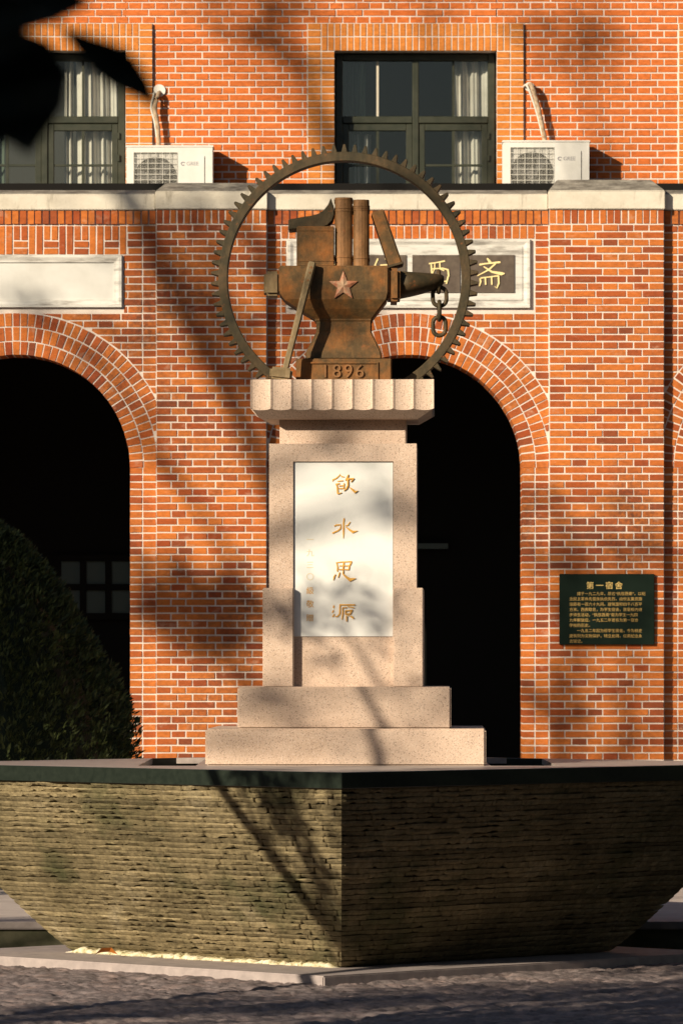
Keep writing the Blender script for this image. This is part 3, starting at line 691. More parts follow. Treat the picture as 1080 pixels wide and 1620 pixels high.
# ------------------------------------------------------------------ air conditioners on the porch roof
def air_con(pxl, pxr, pyt, label, hose, hole, ringy):
    DA = 44.88; ya = Y(DA); xa, xb = U(pxl, DA), U(pxr, DA); zt = V(pyt, DA); h = 0.54; zb_ = zt-h
    w = xb-xa; ac = thing('air_conditioner', label, 'air conditioner', ((xa+xb)/2, ya+0.15, 5.60), 0, 'outdoor units on the porch roof')
    def add(mb, nm, mt, **k): return under(mb.build(nm, mt, None, **k), ac)
    # casing with a square-rounded recess for the grille
    gx0, gx1, gz0, gz1 = xa+0.085*w, xa+0.59*w, zb_+0.05, zt-0.055
    c = MB()
    c.box(xa, xb, ya+0.03, ya+0.27, zb_, zt)
    body = add(c, 'casing', M['ac'], bevel=0.012)
    f = MB()   # front plate as a frame around the fan
    f.box(xa+0.004, gx0, ya, ya+0.03, zb_+0.004, zt-0.004); f.box(gx1, xb-0.004, ya, ya+0.03, zb_+0.004, zt-0.004)
    f.box(gx0, gx1, ya+0.0005, ya+0.03, gz1, zt-0.004); f.box(gx0, gx1, ya+0.0005, ya+0.03, zb_+0.004, gz0)
    add(f, 'front_plate', M['ac'])
    add(MB().box(xa-0.006, xb+0.006, ya-0.006, ya+0.275, zt-0.012, zt+0.006), 'lid', M['ac'], bevel=0.004)
    add(MB().box(xb-0.10*w, xb-0.092*w, ya-0.002, ya+0.002, zb_+0.03, zt-0.09), 'seam', M['ac_dark'])
    cx, cz, r = (gx0+gx1)/2, (gz0+gz1)/2-0.01, min(gx1-gx0, gz1-gz0)/2-0.002
    # white corner plate with round hole, dark well, fan
    cp = MB(); N = 48; o_ = []; i_ = []
    for k in range(N):
        a = 2*math.pi*k/N; ca, sa = math.cos(a), math.sin(a); q = 1/max(abs(ca)/((gx1-gx0)/2), abs(sa)/((gz1-gz0)/2))
        o_.append((cx+ca*q, ya+0.024, (gz0+gz1)/2+sa*q)); i_.append((cx+ca*r, ya+0.024, cz+sa*r))
    a0 = cp.add(o_); b0 = cp.add(i_)
    for k in range(N): j = (k+1) % N; cp.face((a0+k, a0+j, b0+j, b0+k))
    add(cp, 'fan_surround', M['ac'], fix=False)
    wl = MB(); n0 = wl.add([(cx+r*math.cos(2*math.pi*k/N), ya+0.0285, cz+r*math.sin(2*math.pi*k/N)) for k in range(N)]); wl.face([n0+k for k in range(N-1, -1, -1)])
    add(wl, 'fan_well', M['ac_dark'], fix=False)
    fan = MB()
    for q in range(3):
        a = q*2.094+0.5; pts = []
        for s_, rr in ((-0.45, 0.25), (0.1, 0.95), (0.75, 0.9), (0.55, 0.25)):
            pts.append((cx+r*rr*math.cos(a+s_), ya+0.0275-0.004*rr, cz+r*rr*math.sin(a+s_)))
        n0 = fan.add(pts); fan.face([n0, n0+1, n0+2, n0+3])
    fan.tube([(cx, ya+0.02, cz), (cx, ya+0.028, cz)], 0.05, 20)
    add(fan, 'fan', M['fan'], fix=False)
    gr = MB(); nb = 34
    for i in range(nb+1):
        x = gx0+(gx1-gx0)*i/nb; gr.box(x-0.0008, x+0.0008, ya+0.004, ya+0.007, gz0, gz1)
    for i in range(10):
        z = gz0+(gz1-gz0)*i/9; gr.box(gx0, gx1, ya-0.001, ya+0.004, z-0.0022, z+0.0022)
    for i in range(7):
        x = gx0+(gx1-gx0)*i/6; gr.box(x-0.002, x+0.002, ya-0.003, ya+0.001, gz0, gz1)
    add(gr, 'grille', M['ac_bar'])
    lz = zt-0.155
    em = MB()   # round emblem and maker's name
    lx = xa+0.655*w
    for k in range(10):
        a0_, a1_ = 0.5+k*0.5, 0.5+(k+1)*0.5
        em.prism([(lx+0.012*math.cos(a0_), lz+0.010*math.sin(a0_)), (lx+0.021*math.cos(a0_), lz+0.018*math.sin(a0_)), (lx+0.021*math.cos(a1_), lz+0.018*math.sin(a1_)), (lx+0.012*math.cos(a1_), lz+0.010*math.sin(a1_))], ya-0.003, ya+0.001)
    add(em, 'emblem', M['logo'])
    under(glyphs('maker_name', 'GREE', 0.046, M['logo'], None, lx+0.03, lz-0.015, ya-0.001, 0.0008, 0.0), ac)
    for x in (xa+0.1, xb-0.16):
        add(MB().box(x, x+0.06, ya-0.02, ya+0.33, 5.60, zb_), 'foot', M['bitumen'])
    # wrapped pipe rising to a hole in the wall
    pts = [Vector((U(p, 45.1), YU-dy, V(q, 45.1))) for p, q, dy in hose]
    fine = []
    for i in range(len(pts)-1):
        p0 = pts[max(i-1, 0)]; p1 = pts[i]; p2 = pts[i+1]; p3 = pts[min(i+2, len(pts)-1)]
        for s_ in range(6):
            t_ = s_/6; fine.append(0.5*((2*p1)+(p2-p0)*t_+(2*p0-5*p1+4*p2-p3)*t_*t_+(3*p1-p0-3*p2+p3)*t_**3))
    fine.append(pts[-1])
    add(MB().tube(fine, [0.0205+0.003*math.sin(i*1.7) for i in range(len(fine))], 10), 'wrapped_pipe', M['hose'], smooth=True)
    off = Vector((-0.05, 0.0, 0)); 
    add(MB().tube([p+off*(1-i/len(fine)) for i, p in enumerate(fine)], 0.010, 8), 'cable', M['ac_bar'], smooth=True)
    hx, hz = U(hole[0], 45.17), V(hole[1], 45.17)
    rg = MB(); k0 = [(hx+ringy*math.cos(2*math.pi*k/24), hz+ringy*math.sin(2*math.pi*k/24)) for k in range(24)]
    rg.prism(k0, YU-0.016, YU+0.01); add(rg, 'wall_sleeve', M['ac'])
    return ac
air_con(200, 337, 231, 'white outdoor unit left of the middle window, its pipe rising straight', [(252, 145, 0.0), (250, 150, 0.07), (245, 170, 0.09), (249, 195, 0.08), (251, 225, 0.08), (251, 260, 0.08)], (252, 143), 0.055)
air_con(795, 932, 223, 'white outdoor unit right of the middle window, its pipe slanting', [(836, 137, 0.0), (840, 135, 0.09), (848, 160, 0.10), (854, 185, 0.09), (861, 222, 0.09), (862, 250, 0.09)], (837, 137), 0.042)

# ------------------------------------------------------------------ fountain basin
bas = thing('fountain_basin', 'flared dark stone fountain basin of rough split courses with smooth rim', 'fountain', (CX, Y(CD), 0.045))
ZR0, ZR1 = 1.105, 1.193; ZD = ZR1-0.0035
def half(z):                                    # half diagonal at height z
    t = (z-0.05)/(ZR0-0.05); return 1.62 + (2.70-1.62)*(t**0.88)
core = MB(); secs = []
for i in range(9):
    z = 0.04+(ZR0-0.04)*i/8; secs.append([(x, y, z) for x, y in diamond(0, half(max(z, 0.05))-0.07)])
core.loft(secs); under(core.build('core', M['riser']), bas)
NR = 34
def course(face, i):
    z0 = 0.05+(ZR0-0.05)*i/NR; z1 = 0.05+(ZR0-0.05)*(i+1)/NR; dz = z1-z0
    vis = face in (0, 3); n = 300 if vis else 60
    def corner(k, h): return Vector((*diamond(0, h)[k], 0))
    nrm = Vector((math.cos(DROT-math.pi/4+face*math.pi/2), math.sin(DROT-math.pi/4+face*math.pi/2), 0))
    mb = MB(); ids = []
    def wav(r, u): return 0.20*dz*noise.noise(Vector((u*3.1+face*7, r*2.3, 0.7)))+0.13*dz*noise.noise(Vector((u*11+face*7, r*5.3, 2.7)))
    cuts = [0.0]; r2 = random.Random(face*100+i)
    while cuts[-1] < 4.2: cuts.append(cuts[-1]+r2.uniform(0.09, 0.34))
    offs = [r2.uniform(-0.008, 0.007) for _ in cuts]; ci = 0
    hs = (half(z1)-half(z0))*0.7071/dz                # the face leans out as it rises
    for s in range(n+1):
        t = s/n; zc_ = (z0+z1)/2; h = half(zc_)
        A, B = corner(face, h), corner((face+1) % 4, h); p = A.lerp(B, t); L = (B-A).length
        u = t*L; q = Vector((u*8+face*37, i*3.7, 1.3)); e = min(1.0, min(t, 1-t)/0.01)
        rough = 0.55+0.9*max(0, noise.noise(Vector((u*1.1+face*3, zc_*1.9, 6.1)))+0.25)
        o1 = (0.008*noise.noise(q)+0.006*noise.noise(q*2.9))*e*rough
        o2 = (0.008*noise.noise(q*1.2+Vector((5, 0, 9)))+0.007*noise.noise(q*3.3)+0.004*noise.noise(q*7.7))*e*rough
        nt_ = noise.noise(Vector((u*15+face*5, i*7.1, 8.8)))+0.5*noise.noise(Vector((u*31+face*5, i*3.1, 1.8)))
        ntch = max(0.0, nt_-0.16)*rough
        while u > cuts[ci+1]: ci += 1
        ed_ = min(u-cuts[ci], cuts[ci+1]-u); jn = max(0.0, 1-ed_/0.012)
        so1 = offs[ci]*e-0.010*jn*e; o1 += so1; o2 += so1; ntch += 0.25*jn
        za = z0+wav(i, u)+dz*(0.05+min(0.34, 0.8*ntch)); zt_ = z1+wav(i+1, u)-dz*0.015; zm = za+(zt_-za)*0.55
        dip = 0.009+0.028*min(1, ntch*2.2)
        dab = (B-A).normalized()
        def pt(off, z): o_ = off+(z-zc_)*hs; v = p+nrm*o_+dab*o_*(2*t-1); return (v.x, v.y, z)
        ids.append(mb.add([pt(-0.075, z0-0.2*dz), pt(-dip-0.004, za-dz*0.02), pt(0.004+o1, za), pt(0.008+o2, zm), pt(0.005+o1*0.5+o2*0.5, zt_), pt(-0.03, zt_+0.0005)]))
    for a, b in zip(ids, ids[1:]):
        for k_ in range(5): mb.face((a+k_, b+k_, b+k_+1, a+k_+1))
    mb.face([ids[0]+k_ for k_ in range(5, -1, -1)]); mb.face([ids[-1]+k_ for k_ in range(6)])
    o = mb.build('stone_course', M['slate'], None, fix=False); under(o, bas)
for f_ in range(4):
    for i in range(NR): course(f_, i)
# rim and deck with two sunken troughs beside the monument
hr = 2.735
rim = MB(); so_ = diamond(0, hr); si_ = diamond(0, hr-0.006)
si2 = diamond(0, hr-0.028); ids_ = [rim.add([(x, y, z) for x, y in p]) for p, z in ((so_, ZR0), (so_, ZR1+0.003), (si2, ZR1+0.003), (si2, ZR0))]
for q in range(4):
    a, b = ids_[q], ids_[(q+1) % 4]
    for k_ in range(4): j = (k_+1) % 4; rim.face((a+k_, a+j, b+j, b+k_))
under(rim.build('rim', M['rim'], bevel=0.003, segs=1), bas)
TX0, TX1, TX2, TX3 = -1.205, -0.862, 0.885, 1.275; TY0, TY1 = Y(30.22), Y(32.75); hd_ = hr-0.0275
dk = MB()
def dpoly(xa, xb, ya=None, yb=None):
    p = [(a, b) for a, b in diamond(0, hd_)]
    p = clip(p, xa, 0, 1, 0); p = clip(p, xb, 0, -1, 0)
    if ya is not None: p = clip(p, 0, ya, 0, 1)
    if yb is not None: p = clip(p, 0, yb, 0, -1)
    return p
def slab(p):
    if len(p) > 2: dk.plan(p, ZD-0.03, ZR1+0.003)
slab(dpoly(-5, TX0)); slab(dpoly(TX3, 5)); slab(dpoly(TX1, TX2))
for a, b in ((TX0, TX1), (TX2, TX3)): slab(dpoly(a, b, None, TY0)); slab(dpoly(a, b, TY1, None))
under(dk.build('deck', M['deck']), bas)
for a, b in ((TX0, TX1), (TX2, TX3)):
    under(MB().box(a, b, TY0-.01, TY1+.01, ZR0-0.01, ZR0+0.004).build('trough_floor', M['rim']), bas)
# lime crust along the foot of the sunny side
def crust(t0, t1, hgt, out, z0, seed, nm='lime_crust'):
    mb = MB(); ids = []; n = 120; dq = diamond(0, 1.63); A = Vector((*dq[3], 0)); B = Vector((*dq[0], 0)); nr = Vector((math.cos(DROT-math.pi*.75), math.sin(DROT-math.pi*.75), 0))
    for s in range(n+1):
        t = t0+(t1-t0)*s/n; p = A.lerp(B, t); q = Vector((t*26+seed, seed, 0))
        e = min(1, s/6, (n-s)/6); h = max(0.004, hgt*(0.65+0.7*noise.noise(q)+0.5*noise.noise(q*3.1)))*e+0.002; o = out*(0.8+0.5*noise.noise(q*1.7+Vector((0, 9, 0))))
        ids.append(mb.add([tuple(p+nr*-0.08+Vector((0, 0, z0))), tuple(p+nr*o+Vector((0, 0, z0))), tuple(p+nr*o*0.9+Vector((0, 0, z0+h*0.7))), tuple(p+nr*o*0.5+Vector((0, 0, z0+h))), tuple(p+nr*-0.08+Vector((0, 0, z0+h*0.9)))]))
    for a, b in zip(ids, ids[1:]):
        for k_ in range(4): mb.face((a+k_, b+k_, b+k_+1, a+k_+1))
    under(mb.build(nm, M['lime'], None, fix=True, smooth=True), bas)
crust(0.0, 0.52, 0.038, 0.085, 0.043, 1.0); crust(0.50, 0.99, 0.030, 0.07, 0.043, 6.0)
# an orange fallen leaf on the crust
fl = MB(); n0 = fl.add([(-0.05, 0, 0), (-0.015, -0.012, 0.032), (0.03, -0.01, 0.035), (0.062, 0, 0.0), (0.02, 0.022, 0.012), (-0.02, 0.02, 0.01)]); fl.face((n0, n0+5, n0+1)); fl.face((n0+1, n0+5, n0+4, n0+2)); fl.face((n0+2, n0+4, n0+3))
lf = fl.build('fallen_leaf', M['dry_leaf'], fix=False); d_ = 30.55; lf.location = (U(167, d_), Y(d_)-0.045, 0.062); lf.scale = (1.25, 1.25, 1.25)
tag(lf, 'curled orange dry leaf lying at the foot of the basin', 'leaf')

# ------------------------------------------------------------------ the monument
MX, MY, MROT = U(546.5, 31.0), Y(31.02), R(-1.3)
mon = thing('monument', 'pinkish granite monument with white inscribed tablet and fluted cap', 'monument', (MX+0.015, MY, ZR1), MROT)
SM = 30.66/FPX
def LX(px, d=30.62): return U(px, d)-MX          # local x
def LY(d): return Y(d)-MY
def LZ(py, d=30.62): return V(py, d)-ZR1
def mbox(nm, pa, pb, d0, dep, z0, z1, mat='granite', bev=0.006, par=None):
    return MB().box(LX(pa, d0), LX(pb, d0), LY(d0), LY(d0)+dep, z0, z1).build(nm, M[mat], par or mon, bevel=bev, segs=2)
zA = LZ(1153, 30.28); zB = LZ(1086.5, 30.44); zP = LZ(930, 30.58); zC = LZ(702, 30.64); zN = LZ(664, 30.72)
mbox('base_step', 325, 768.5, 30.28, 1.50, -0.001, zA, bev=0.012)
mbox('base_step', 375, 712.5, 30.44, 1.18, zA-0.002, zB, bev=0.010)
mbox('pilaster', 414, 463, 30.58, 0.90, zB-0.002, zP)
mbox('pilaster', 620, 668, 30.58, 0.90, zB-0.002, zP)
# shaft: a frame round a recess for the tablet
xa, xb, xi, xj = LX(424, 30.62), LX(657, 30.62), LX(462, 30.62), LX(620.5, 30.62); y0 = LY(30.62); yr = y0+0.014
zi = LZ(730, 30.62)
sh = MB(); sh.box(xa, xi, y0, y0+0.78, zB-0.001, zC); sh.box(xj, xb, y0, y0+0.78, zB-0.001, zC)
sh.box(xi, xj, y0+0.0005, y0+0.78, zi, zC-0.0005); sh.box(xi, xj, yr+0.008, y0+0.78, zB-0.001, zi)
sh.build('shaft', M['granite'], mon)
mbox('neck', 440, 640, 30.72, 0.60, zC-0.002, zN+0.01)
# white tablet with gold writing
tb = MB().box(xi+0.002, xj-0.002, yr, yr+0.02, LZ(1007, 30.63), zi-0.002).build('tablet', M['marble'], mon, bevel=0.002, segs=1)
YIN = [[(375,180,14),(350,230,30),(270,300,36),(170,345,44),(175,390,20)], [(375,200,14),(430,250,40),(500,262,22)], [(310,385,30),(460,368,32)], [(255,470,46),(360,450,38)], [(275,480,36),(300,560,46),(310,730,50)], [(350,515,30),(490,505,34)], [(490,440,28),(480,590,36)], [(350,590,28),(480,585,30)], [(310,740,38),(420,710,24)],
       [(610,200,34),(585,270,46),(530,355,26)], [(560,340,36),(660,310,44),(770,305,30)], [(765,310,30),(690,400,28)], [(595,290,44),(600,500,48),(560,590,44),(490,655,18)], [(650,560,24),(730,620,60),(800,690,80),(880,655,14)]]
SHUI = [[(495,185,44),(478,300,44),(475,600,44),(470,745,16)], [(220,400,44),(270,372,44),(400,360,36),(395,460,44),(320,530,44),(165,600,46)], [(665,285,24),(600,375,40),(540,388,28)], [(545,420,26),(640,500,58),(740,570,84),(880,535,12)]]
SI = [[(265,275,30),(400,255,36),(710,240,36)], [(280,290,32),(310,400,44),(300,520,40)], [(700,250,46),(640,370,44),(625,480,40)], [(360,362,30),(640,360,34)], [(480,270,40),(465,480,42)], [(350,465,32),(630,470,34)], [(245,610,30),(205,680,44),(190,770,20)], [(365,550,34),(325,690,30)], [(470,500,34),(460,590,40),(540,670,60),(660,760,110),(820,720,20)]]
YUAN = [[(200,235,44),(195,300,44)], [(195,370,34),(160,430,44)], [(215,480,30),(170,550,44)], [(375,210,40),(370,470,46),(300,545,40),(240,545,26)], [(370,210,40),(800,215,42)], [(450,300,34),(455,450,44),(430,630,24)], [(450,290,30),(560,290,36)], [(600,260,30),(780,300,30)], [(525,380,30),(730,370,40)], [(720,360,42),(660,470,44)], [(530,385,30),(535,480,34)], [(525,475,34),(670,470,36)], [(560,530,40),(565,680,28)], [(600,510,30),(640,520,24)], [(690,540,60),(760,600,40)]]
for st, py in ((YIN, 740), (SHUI, 810), (SI, 875), (YUAN, 945)):
    st = [[(a, b, w*0.92) for a, b, w in q] for q in st]
    strokes('gold_character', st, M['gold'], tb, LX(515, 30.63), LZ(py, 30.63), SM*60/1080, yr, 0.004)
for ch, py in zip('一九三〇級敬贈', (853, 874, 893, 912, 934, 955, 977)):
    faint = py < 930
    glyphs('small_character', ch, 0.047, M['gold_faint'] if faint else M['gold'], tb, LX(482.5, 30.63), LZ(py+5.0, 30.63), yr-0.0006, 0.0010, 0.0)
# fluted cap
cw, cdp = (LX(685, 30.5)-LX(395, 30.5)), 0.98
cx0 = LX(395, 30.5); cy0 = LY(30.5); NF = 9; dpt = 0.016
def scallop(p0, p1, nf, inw):
    out = []
    for f_ in range(nf):
        for s in range(8):
            t = (f_+s/8)/nf; a = s/8; dd = dpt*math.sin(math.pi*a)**0.55
            out.append((p0[0]+(p1[0]-p0[0])*t+inw[0]*dd, p0[1]+(p1[1]-p0[1])*t+inw[1]*dd))
    return out
C4 = [(cx0, cy0), (cx0+cw, cy0), (cx0+cw, cy0+cdp), (cx0, cy0+cdp)]
outl = scallop(C4[0], C4[1], NF, (0, 1))+scallop(C4[1], C4[2], 8, (-1, 0))+scallop(C4[2], C4[3], NF, (0, -1))+scallop(C4[3], C4[0], 8, (1, 0))
zt_, zs_, zb2 = LZ(600, 30.5), LZ(646, 30.5), LZ(662.5, 30.6); ins = 0.095
def inset(p): return min(p[0]-cx0, cx0+cw-p[0], p[1]-cy0, cy0+cdp-p[1])
mx0, my0 = cx0+cw/2, cy0+cdp/2
bot = []
for x, y in outl:
    bx = max(cx0+ins, min(cx0+cw-ins, x)); by = max(cy0+ins, min(cy0+cdp-ins, y)); bot.append((bx, by, zb2))
cp = MB(); k_ = len(outl)
a = cp.add(bot); b = cp.add([(x, y, zs_-inset((x, y))*(zs_-zb2)/ins) for x, y in outl]); c = cp.add([(x, y, zt_) for x, y in outl])
for q, w in ((a, b), (b, c)):
    for i in range(k_): j = (i+1) % k_; cp.face((q+i, q+j, w+j, w+i))
cp.face([c+i for i in range(k_)]); cp.face([a+i for i in range(k_-1, -1, -1)])
capo = cp.build('fluted_cap', M['granite'], mon, fix=False)
ZCAP = zt_+ZR1

# ------------------------------------------------------------------ gear wheel, anvil and tools on the cap
DGR = 31.0; SG = DGR/FPX; GX, GZ = U(545, DGR), V(440.5, DGR); GY = Y(DGR)
gear = thing('gear_wheel', 'large rusty toothed gear ring standing upright on the monument', 'gear', (GX, GY, ZCAP), MROT)
ri, ro, rt, th = 184.5*SG, 199*SG, 211*SG, 0.06
rg = MB(); N = 156; gz = GZ-ZCAP
rings = []
for (r, y) in ((ri, -th), (ro, -th), (ro, th), (ri, th)):
    rings.append(rg.add([(r*math.cos(2*math.pi*k/N), y, gz+r*math.sin(2*math.pi*k/N)) for k in range(N)]))
for q in range(4):
    a, b = rings[q], rings[(q+1) % 4]
    for k in range(N): j = (k+1) % N; rg.face((a+k, a+j, b+j, b+k))
ring = rg.build('ring', M['rust_dark'], gear, bevel=0.004, segs=1)
tm = MB(); NT = 78; hw = math.pi*ro/NT
q = [(-hw*0.68, -0.012), (hw*0.68, -0.012), (hw*0.44, (rt-ro)*0.4), (hw*0.22, rt-ro), (-hw*0.22, rt-ro), (-hw*0.44, (rt-ro)*0.4)]
tm.prism(q, -th+0.003, th-0.003); tmesh = tm.mesh('tooth', M['rust_dark'], bevel=0.003, segs=1)
for k in range(NT):
    a = 2*math.pi*(k+0.5)/NT; z = gz+rt*math.sin(a)
    if z < -0.035: continue
    o = link('tooth', tmesh, ring); o.location = (ro*math.cos(a), 0, gz+ro*math.sin(a)); o.rotation_euler = (0, math.pi/2-a, 0)

DA = 30.78; YA = Y(DA)                           # front face of the anvil
def AX(px, d=DA): return U(px, d)
def AZ(py, d=DA): return V(py, d)
anv = thing('anvil', 'rusty iron anvil with star and 1896 on its foot, standing on the cap', 'anvil', (AX(544), YA+0.2, ZCAP))
def sec(pa, pb, py, fy, by): z = AZ(py); return [(AX(pa), YA+fy, z), (AX(pb), YA+fy, z), (AX(pb), YA+by, z), (AX(pa), YA+by, z)]
def apart(mb, nm, mt='rust', par=None, **k): return under(mb.build(nm, M[mt], None, **k), par or anv)
apart(MB().loft([sec(483, 604, 568, 0.03, 0.37), sec(484, 603, 556, 0.035, 0.365), sec(494, 594, 536, 0.06, 0.34), sec(500, 588, 524, 0.075, 0.325), sec(500, 588, 505, 0.075, 0.325),
                 sec(472, 601, 488, 0.03, 0.37), sec(451, 612, 474, 0.004, 0.396), sec(441, 615, 462, 0, 0.40), sec(441, 615, 420, 0, 0.40)]), 'body', bevel=0.009)
apart(MB().box(AX(468), AX(619), YA-0.02, YA+0.42, ZCAP-0.004, AZ(567.5)), 'foot_block', bevel=0.006)
# raised border of the number panel
fb = MB(); yb_ = YA-0.03
fb.box(AX(484), AX(598), yb_, YA-0.018, AZ(575.5), AZ(573)); fb.box(AX(484), AX(486), yb_, YA-0.018, ZCAP, AZ(575.5)-0.0004); fb.box(AX(596), AX(598), yb_, YA-0.018, ZCAP, AZ(575.5)-0.0004)
apart(fb, 'panel_border')
nu = glyphs('year_number', '1896', 0.113, M['rust_book'], None, AX(541.5), AZ(597.3), YA-0.024, 0.008, 0.0, 'CENTER', 1.22); under(nu, anv)
apart(MB().box(AX(417), AX(443), YA+0.08, YA+0.32, AZ(466), AZ(427)), 'heel', 'rust_wood', bevel=0.018)
apart(MB().box(AX(613.5), AX(633), YA+0.01, YA+0.39, AZ(476), AZ(423.5)), 'collar', bevel=0.018)
hs = []
for px, zt0, zb0, hw_ in ((630, 427, 470, 0.155), (650, 428, 466, 0.14), (670, 429, 461, 0.115), (688, 430, 455, 0.085), (700, 431.5, 448, 0.05), (703, 434, 444, 0.03)):
    ring_ = []
    for k in range(16):
        a = 2*math.pi*k/16; s_, c_ = math.sin(a), math.cos(a); z1, z0 = AZ(zt0), AZ(zb0)
        zz = (z0+z1)/2+(z1-z0)/2*max(-1, min(1, s_*(1.5 if s_ > 0 else 1)))
        ring_.append((AX(px), YA+0.20+hw_*c_, zz))
    hs.append(ring_)
apart(MB().loft(hs), 'horn', 'rust_dark', smooth=True)
stp = []
sx_, sz_, r1, r2 = AX(543), AZ(452.5), 24*DA/FPX, 10*DA/FPX
sm = MB(); n0 = sm.add([(sx_, YA-0.022, sz_)]); 
ps = [((r1 if k % 2 == 0 else r2)*math.sin(math.pi*k/5), (r1 if k % 2 == 0 else r2)*math.cos(math.pi*k/5)) for k in range(10)]
n1 = sm.add([(sx_+a_, YA-0.008, sz_+b_) for a_, b_ in ps]); n2 = sm.add([(sx_+a_, YA+0.004, sz_+b_) for a_, b_ in ps])
for k in range(10): j = (k+1) % 10; sm.face((n0, n1+k, n1+j)); sm.face((n1+k, n2+k, n2+j, n1+j))
apart(sm, 'star', 'star')
# hammer leaning on the anvil
ham = thing('hammer', 'long handled sledgehammer leaning against the anvil, head down', 'hammer', (AX(445), YA-0.16, ZCAP))
b0, b1 = Vector((AX(450.5, 30.64), YA-0.15, AZ(588, 30.64))), Vector((AX(494, 30.72), YA-0.035, AZ(415, 30.72)))
ax = (b1-b0).normalized(); sd = ax.cross(Vector((0, 1, 0))).normalized(); fw = sd.cross(ax)
hh = MB(); secs = []
for t_, w_ in ((0, 0.019), (0.3, 0.019), (0.6, 0.021), (0.9, 0.024), (0.985, 0.024), (1.0, 0.02)):
    c_ = b0.lerp(b1, t_); secs.append([tuple(c_+sd*w_*a_+fw*0.022*b_) for a_, b_ in ((-1, -.6), (-.6, -1), (.6, -1), (1, -.6), (1, .6), (.6, 1), (-.6, 1), (-1, .6))])
under(hh.loft(secs).build('handle', M['rust_wood']), ham)
hd2 = MB().box(-0.068, 0.068, -0.06, 0.06, -0.036, 0.036).build('head', M['rust_wood'], None, bevel=0.014)
hd2.data.transform(Matrix.Translation((AX(444.5, 30.64), YA-0.15, ZCAP+0.040)) @ Matrix.Rotation(R(6), 4, 'Y')); under(hd2, ham)
for t_ in (0.83, 0.9, 0.95):
    c_ = b0.lerp(b1, t_)-fw*0.024; rv = MB().tube([c_+fw*0.006, c_-fw*0.004], 0.007, 10)
    rv = MB().tube([c_-fw*0.0, c_+fw*0.05], 0.007, 10).build('rivet', M['rust_book']); under(rv, ham)
# books standing on the anvil
def book(pa, pb, pt, label, bands, mt):
    d0 = 30.82; xa_, xb_ = AX(pa, d0), AX(pb, d0); zt0 = AZ(pt, d0); z0 = AZ(420)-0.003; y0_ = Y(d0)
    bk = thing('book', label, 'book', ((xa_+xb_)/2, y0_+0.15, z0), 0, 'iron books on the anvil')
    w = xb_-xa_
    def sect(e):
        pts = []
        for k in range(9):
            a_ = math.pi*k/8; pts.append(((xa_+xb_)/2-(w/2+e)*math.cos(a_), y0_+0.03-(0.03+e)*math.sin(a_)))
        return pts+[(xb_+e, y0_+0.28), (xa_-e, y0_+0.28)]
    ol = sect(0); o = MB().plan([(x, y) for x, y in ol], z0, zt0).build('cover', M[mt], None, bevel=0.003, segs=1); under(o, bk)
    for zf, hgt in bands:
        zz = z0+(zt0-z0)*zf; under(MB().plan(sect(0.0035), zz, zz+hgt).build('spine_band', M[mt]), bk)
    return bk
book(529.5, 557.5, 312, 'tallest upright iron book, next to the curved blade', [(0.80, 0.006), (0.84, 0.006), (0.13, 0.006), (0.965, 0.005)], 'rust_book')
book(558.5, 584, 315.5, 'upright iron book between the tallest book and the leaning one', [(0.84, 0.005), (0.87, 0.005), (0.90, 0.005), (0.12, 0.005)], 'rust_book')
lb = thing('book', 'iron book leaning over towards the anvil horn', 'book', (AX(626), YA+0.2, AZ(420)), 0, 'iron books on the anvil')
bk = MB().prism([(AX(616), AZ(421.5)), (AX(637), AZ(415.5)), (AX(607), AZ(329)), (AX(587), AZ(334))], YA+0.07, YA+0.33).build('cover', M['rust'], None, bevel=0.008); under(bk, lb)
under(MB().prism([(AX(615), AZ(422.5)), (AX(638.5), AZ(415.8)), (AX(637), AZ(412)), (AX(613.5), AZ(418.5))], YA+0.062, YA+0.335).build('cover_edge', M['rust_dark'], None, bevel=0.003, segs=1), lb)
bb = thing('book', 'broad flat-faced iron book under the curved blade', 'book', (AX(499), YA+0.2, AZ(420)), 0, 'iron books on the anvil')
under(MB().box(AX(469), AX(528.8), YA+0.03, YA+0.33, AZ(420)-0.003, AZ(357)).build('cover', M['rust'], None, bevel=0.006), bb)
for z_ in (0.88, 0.12):
    zz = AZ(420)+(AZ(357)-AZ(420))*z_; under(MB().box(AX(470), AX(528.3), YA+0.026, YA+0.05, zz, zz+0.006).build('cover_band', M['rust']), bb)
bl = thing('curved_blade', 'dark curved iron blade lying on the broad book', 'blade', (AX(495), YA+0.2, AZ(357)))
ol = [(456, 362), (470, 361), (483, 357.5), (490, 359.2), (499, 359.8), (510, 359), (519, 354.5), (526, 347), (529, 338), (528, 326), (523, 311.5), (519, 322), (512, 331), (503, 337), (492, 340), (482.5, 341.3), (470, 343.5), (456, 346)]
under(MB().prism([(AX(a), AZ(b)) for a, b in ol], YA+0.05, YA+0.30).build('blade', M['rust_dark'], None, bevel=0.005, segs=1), bl)
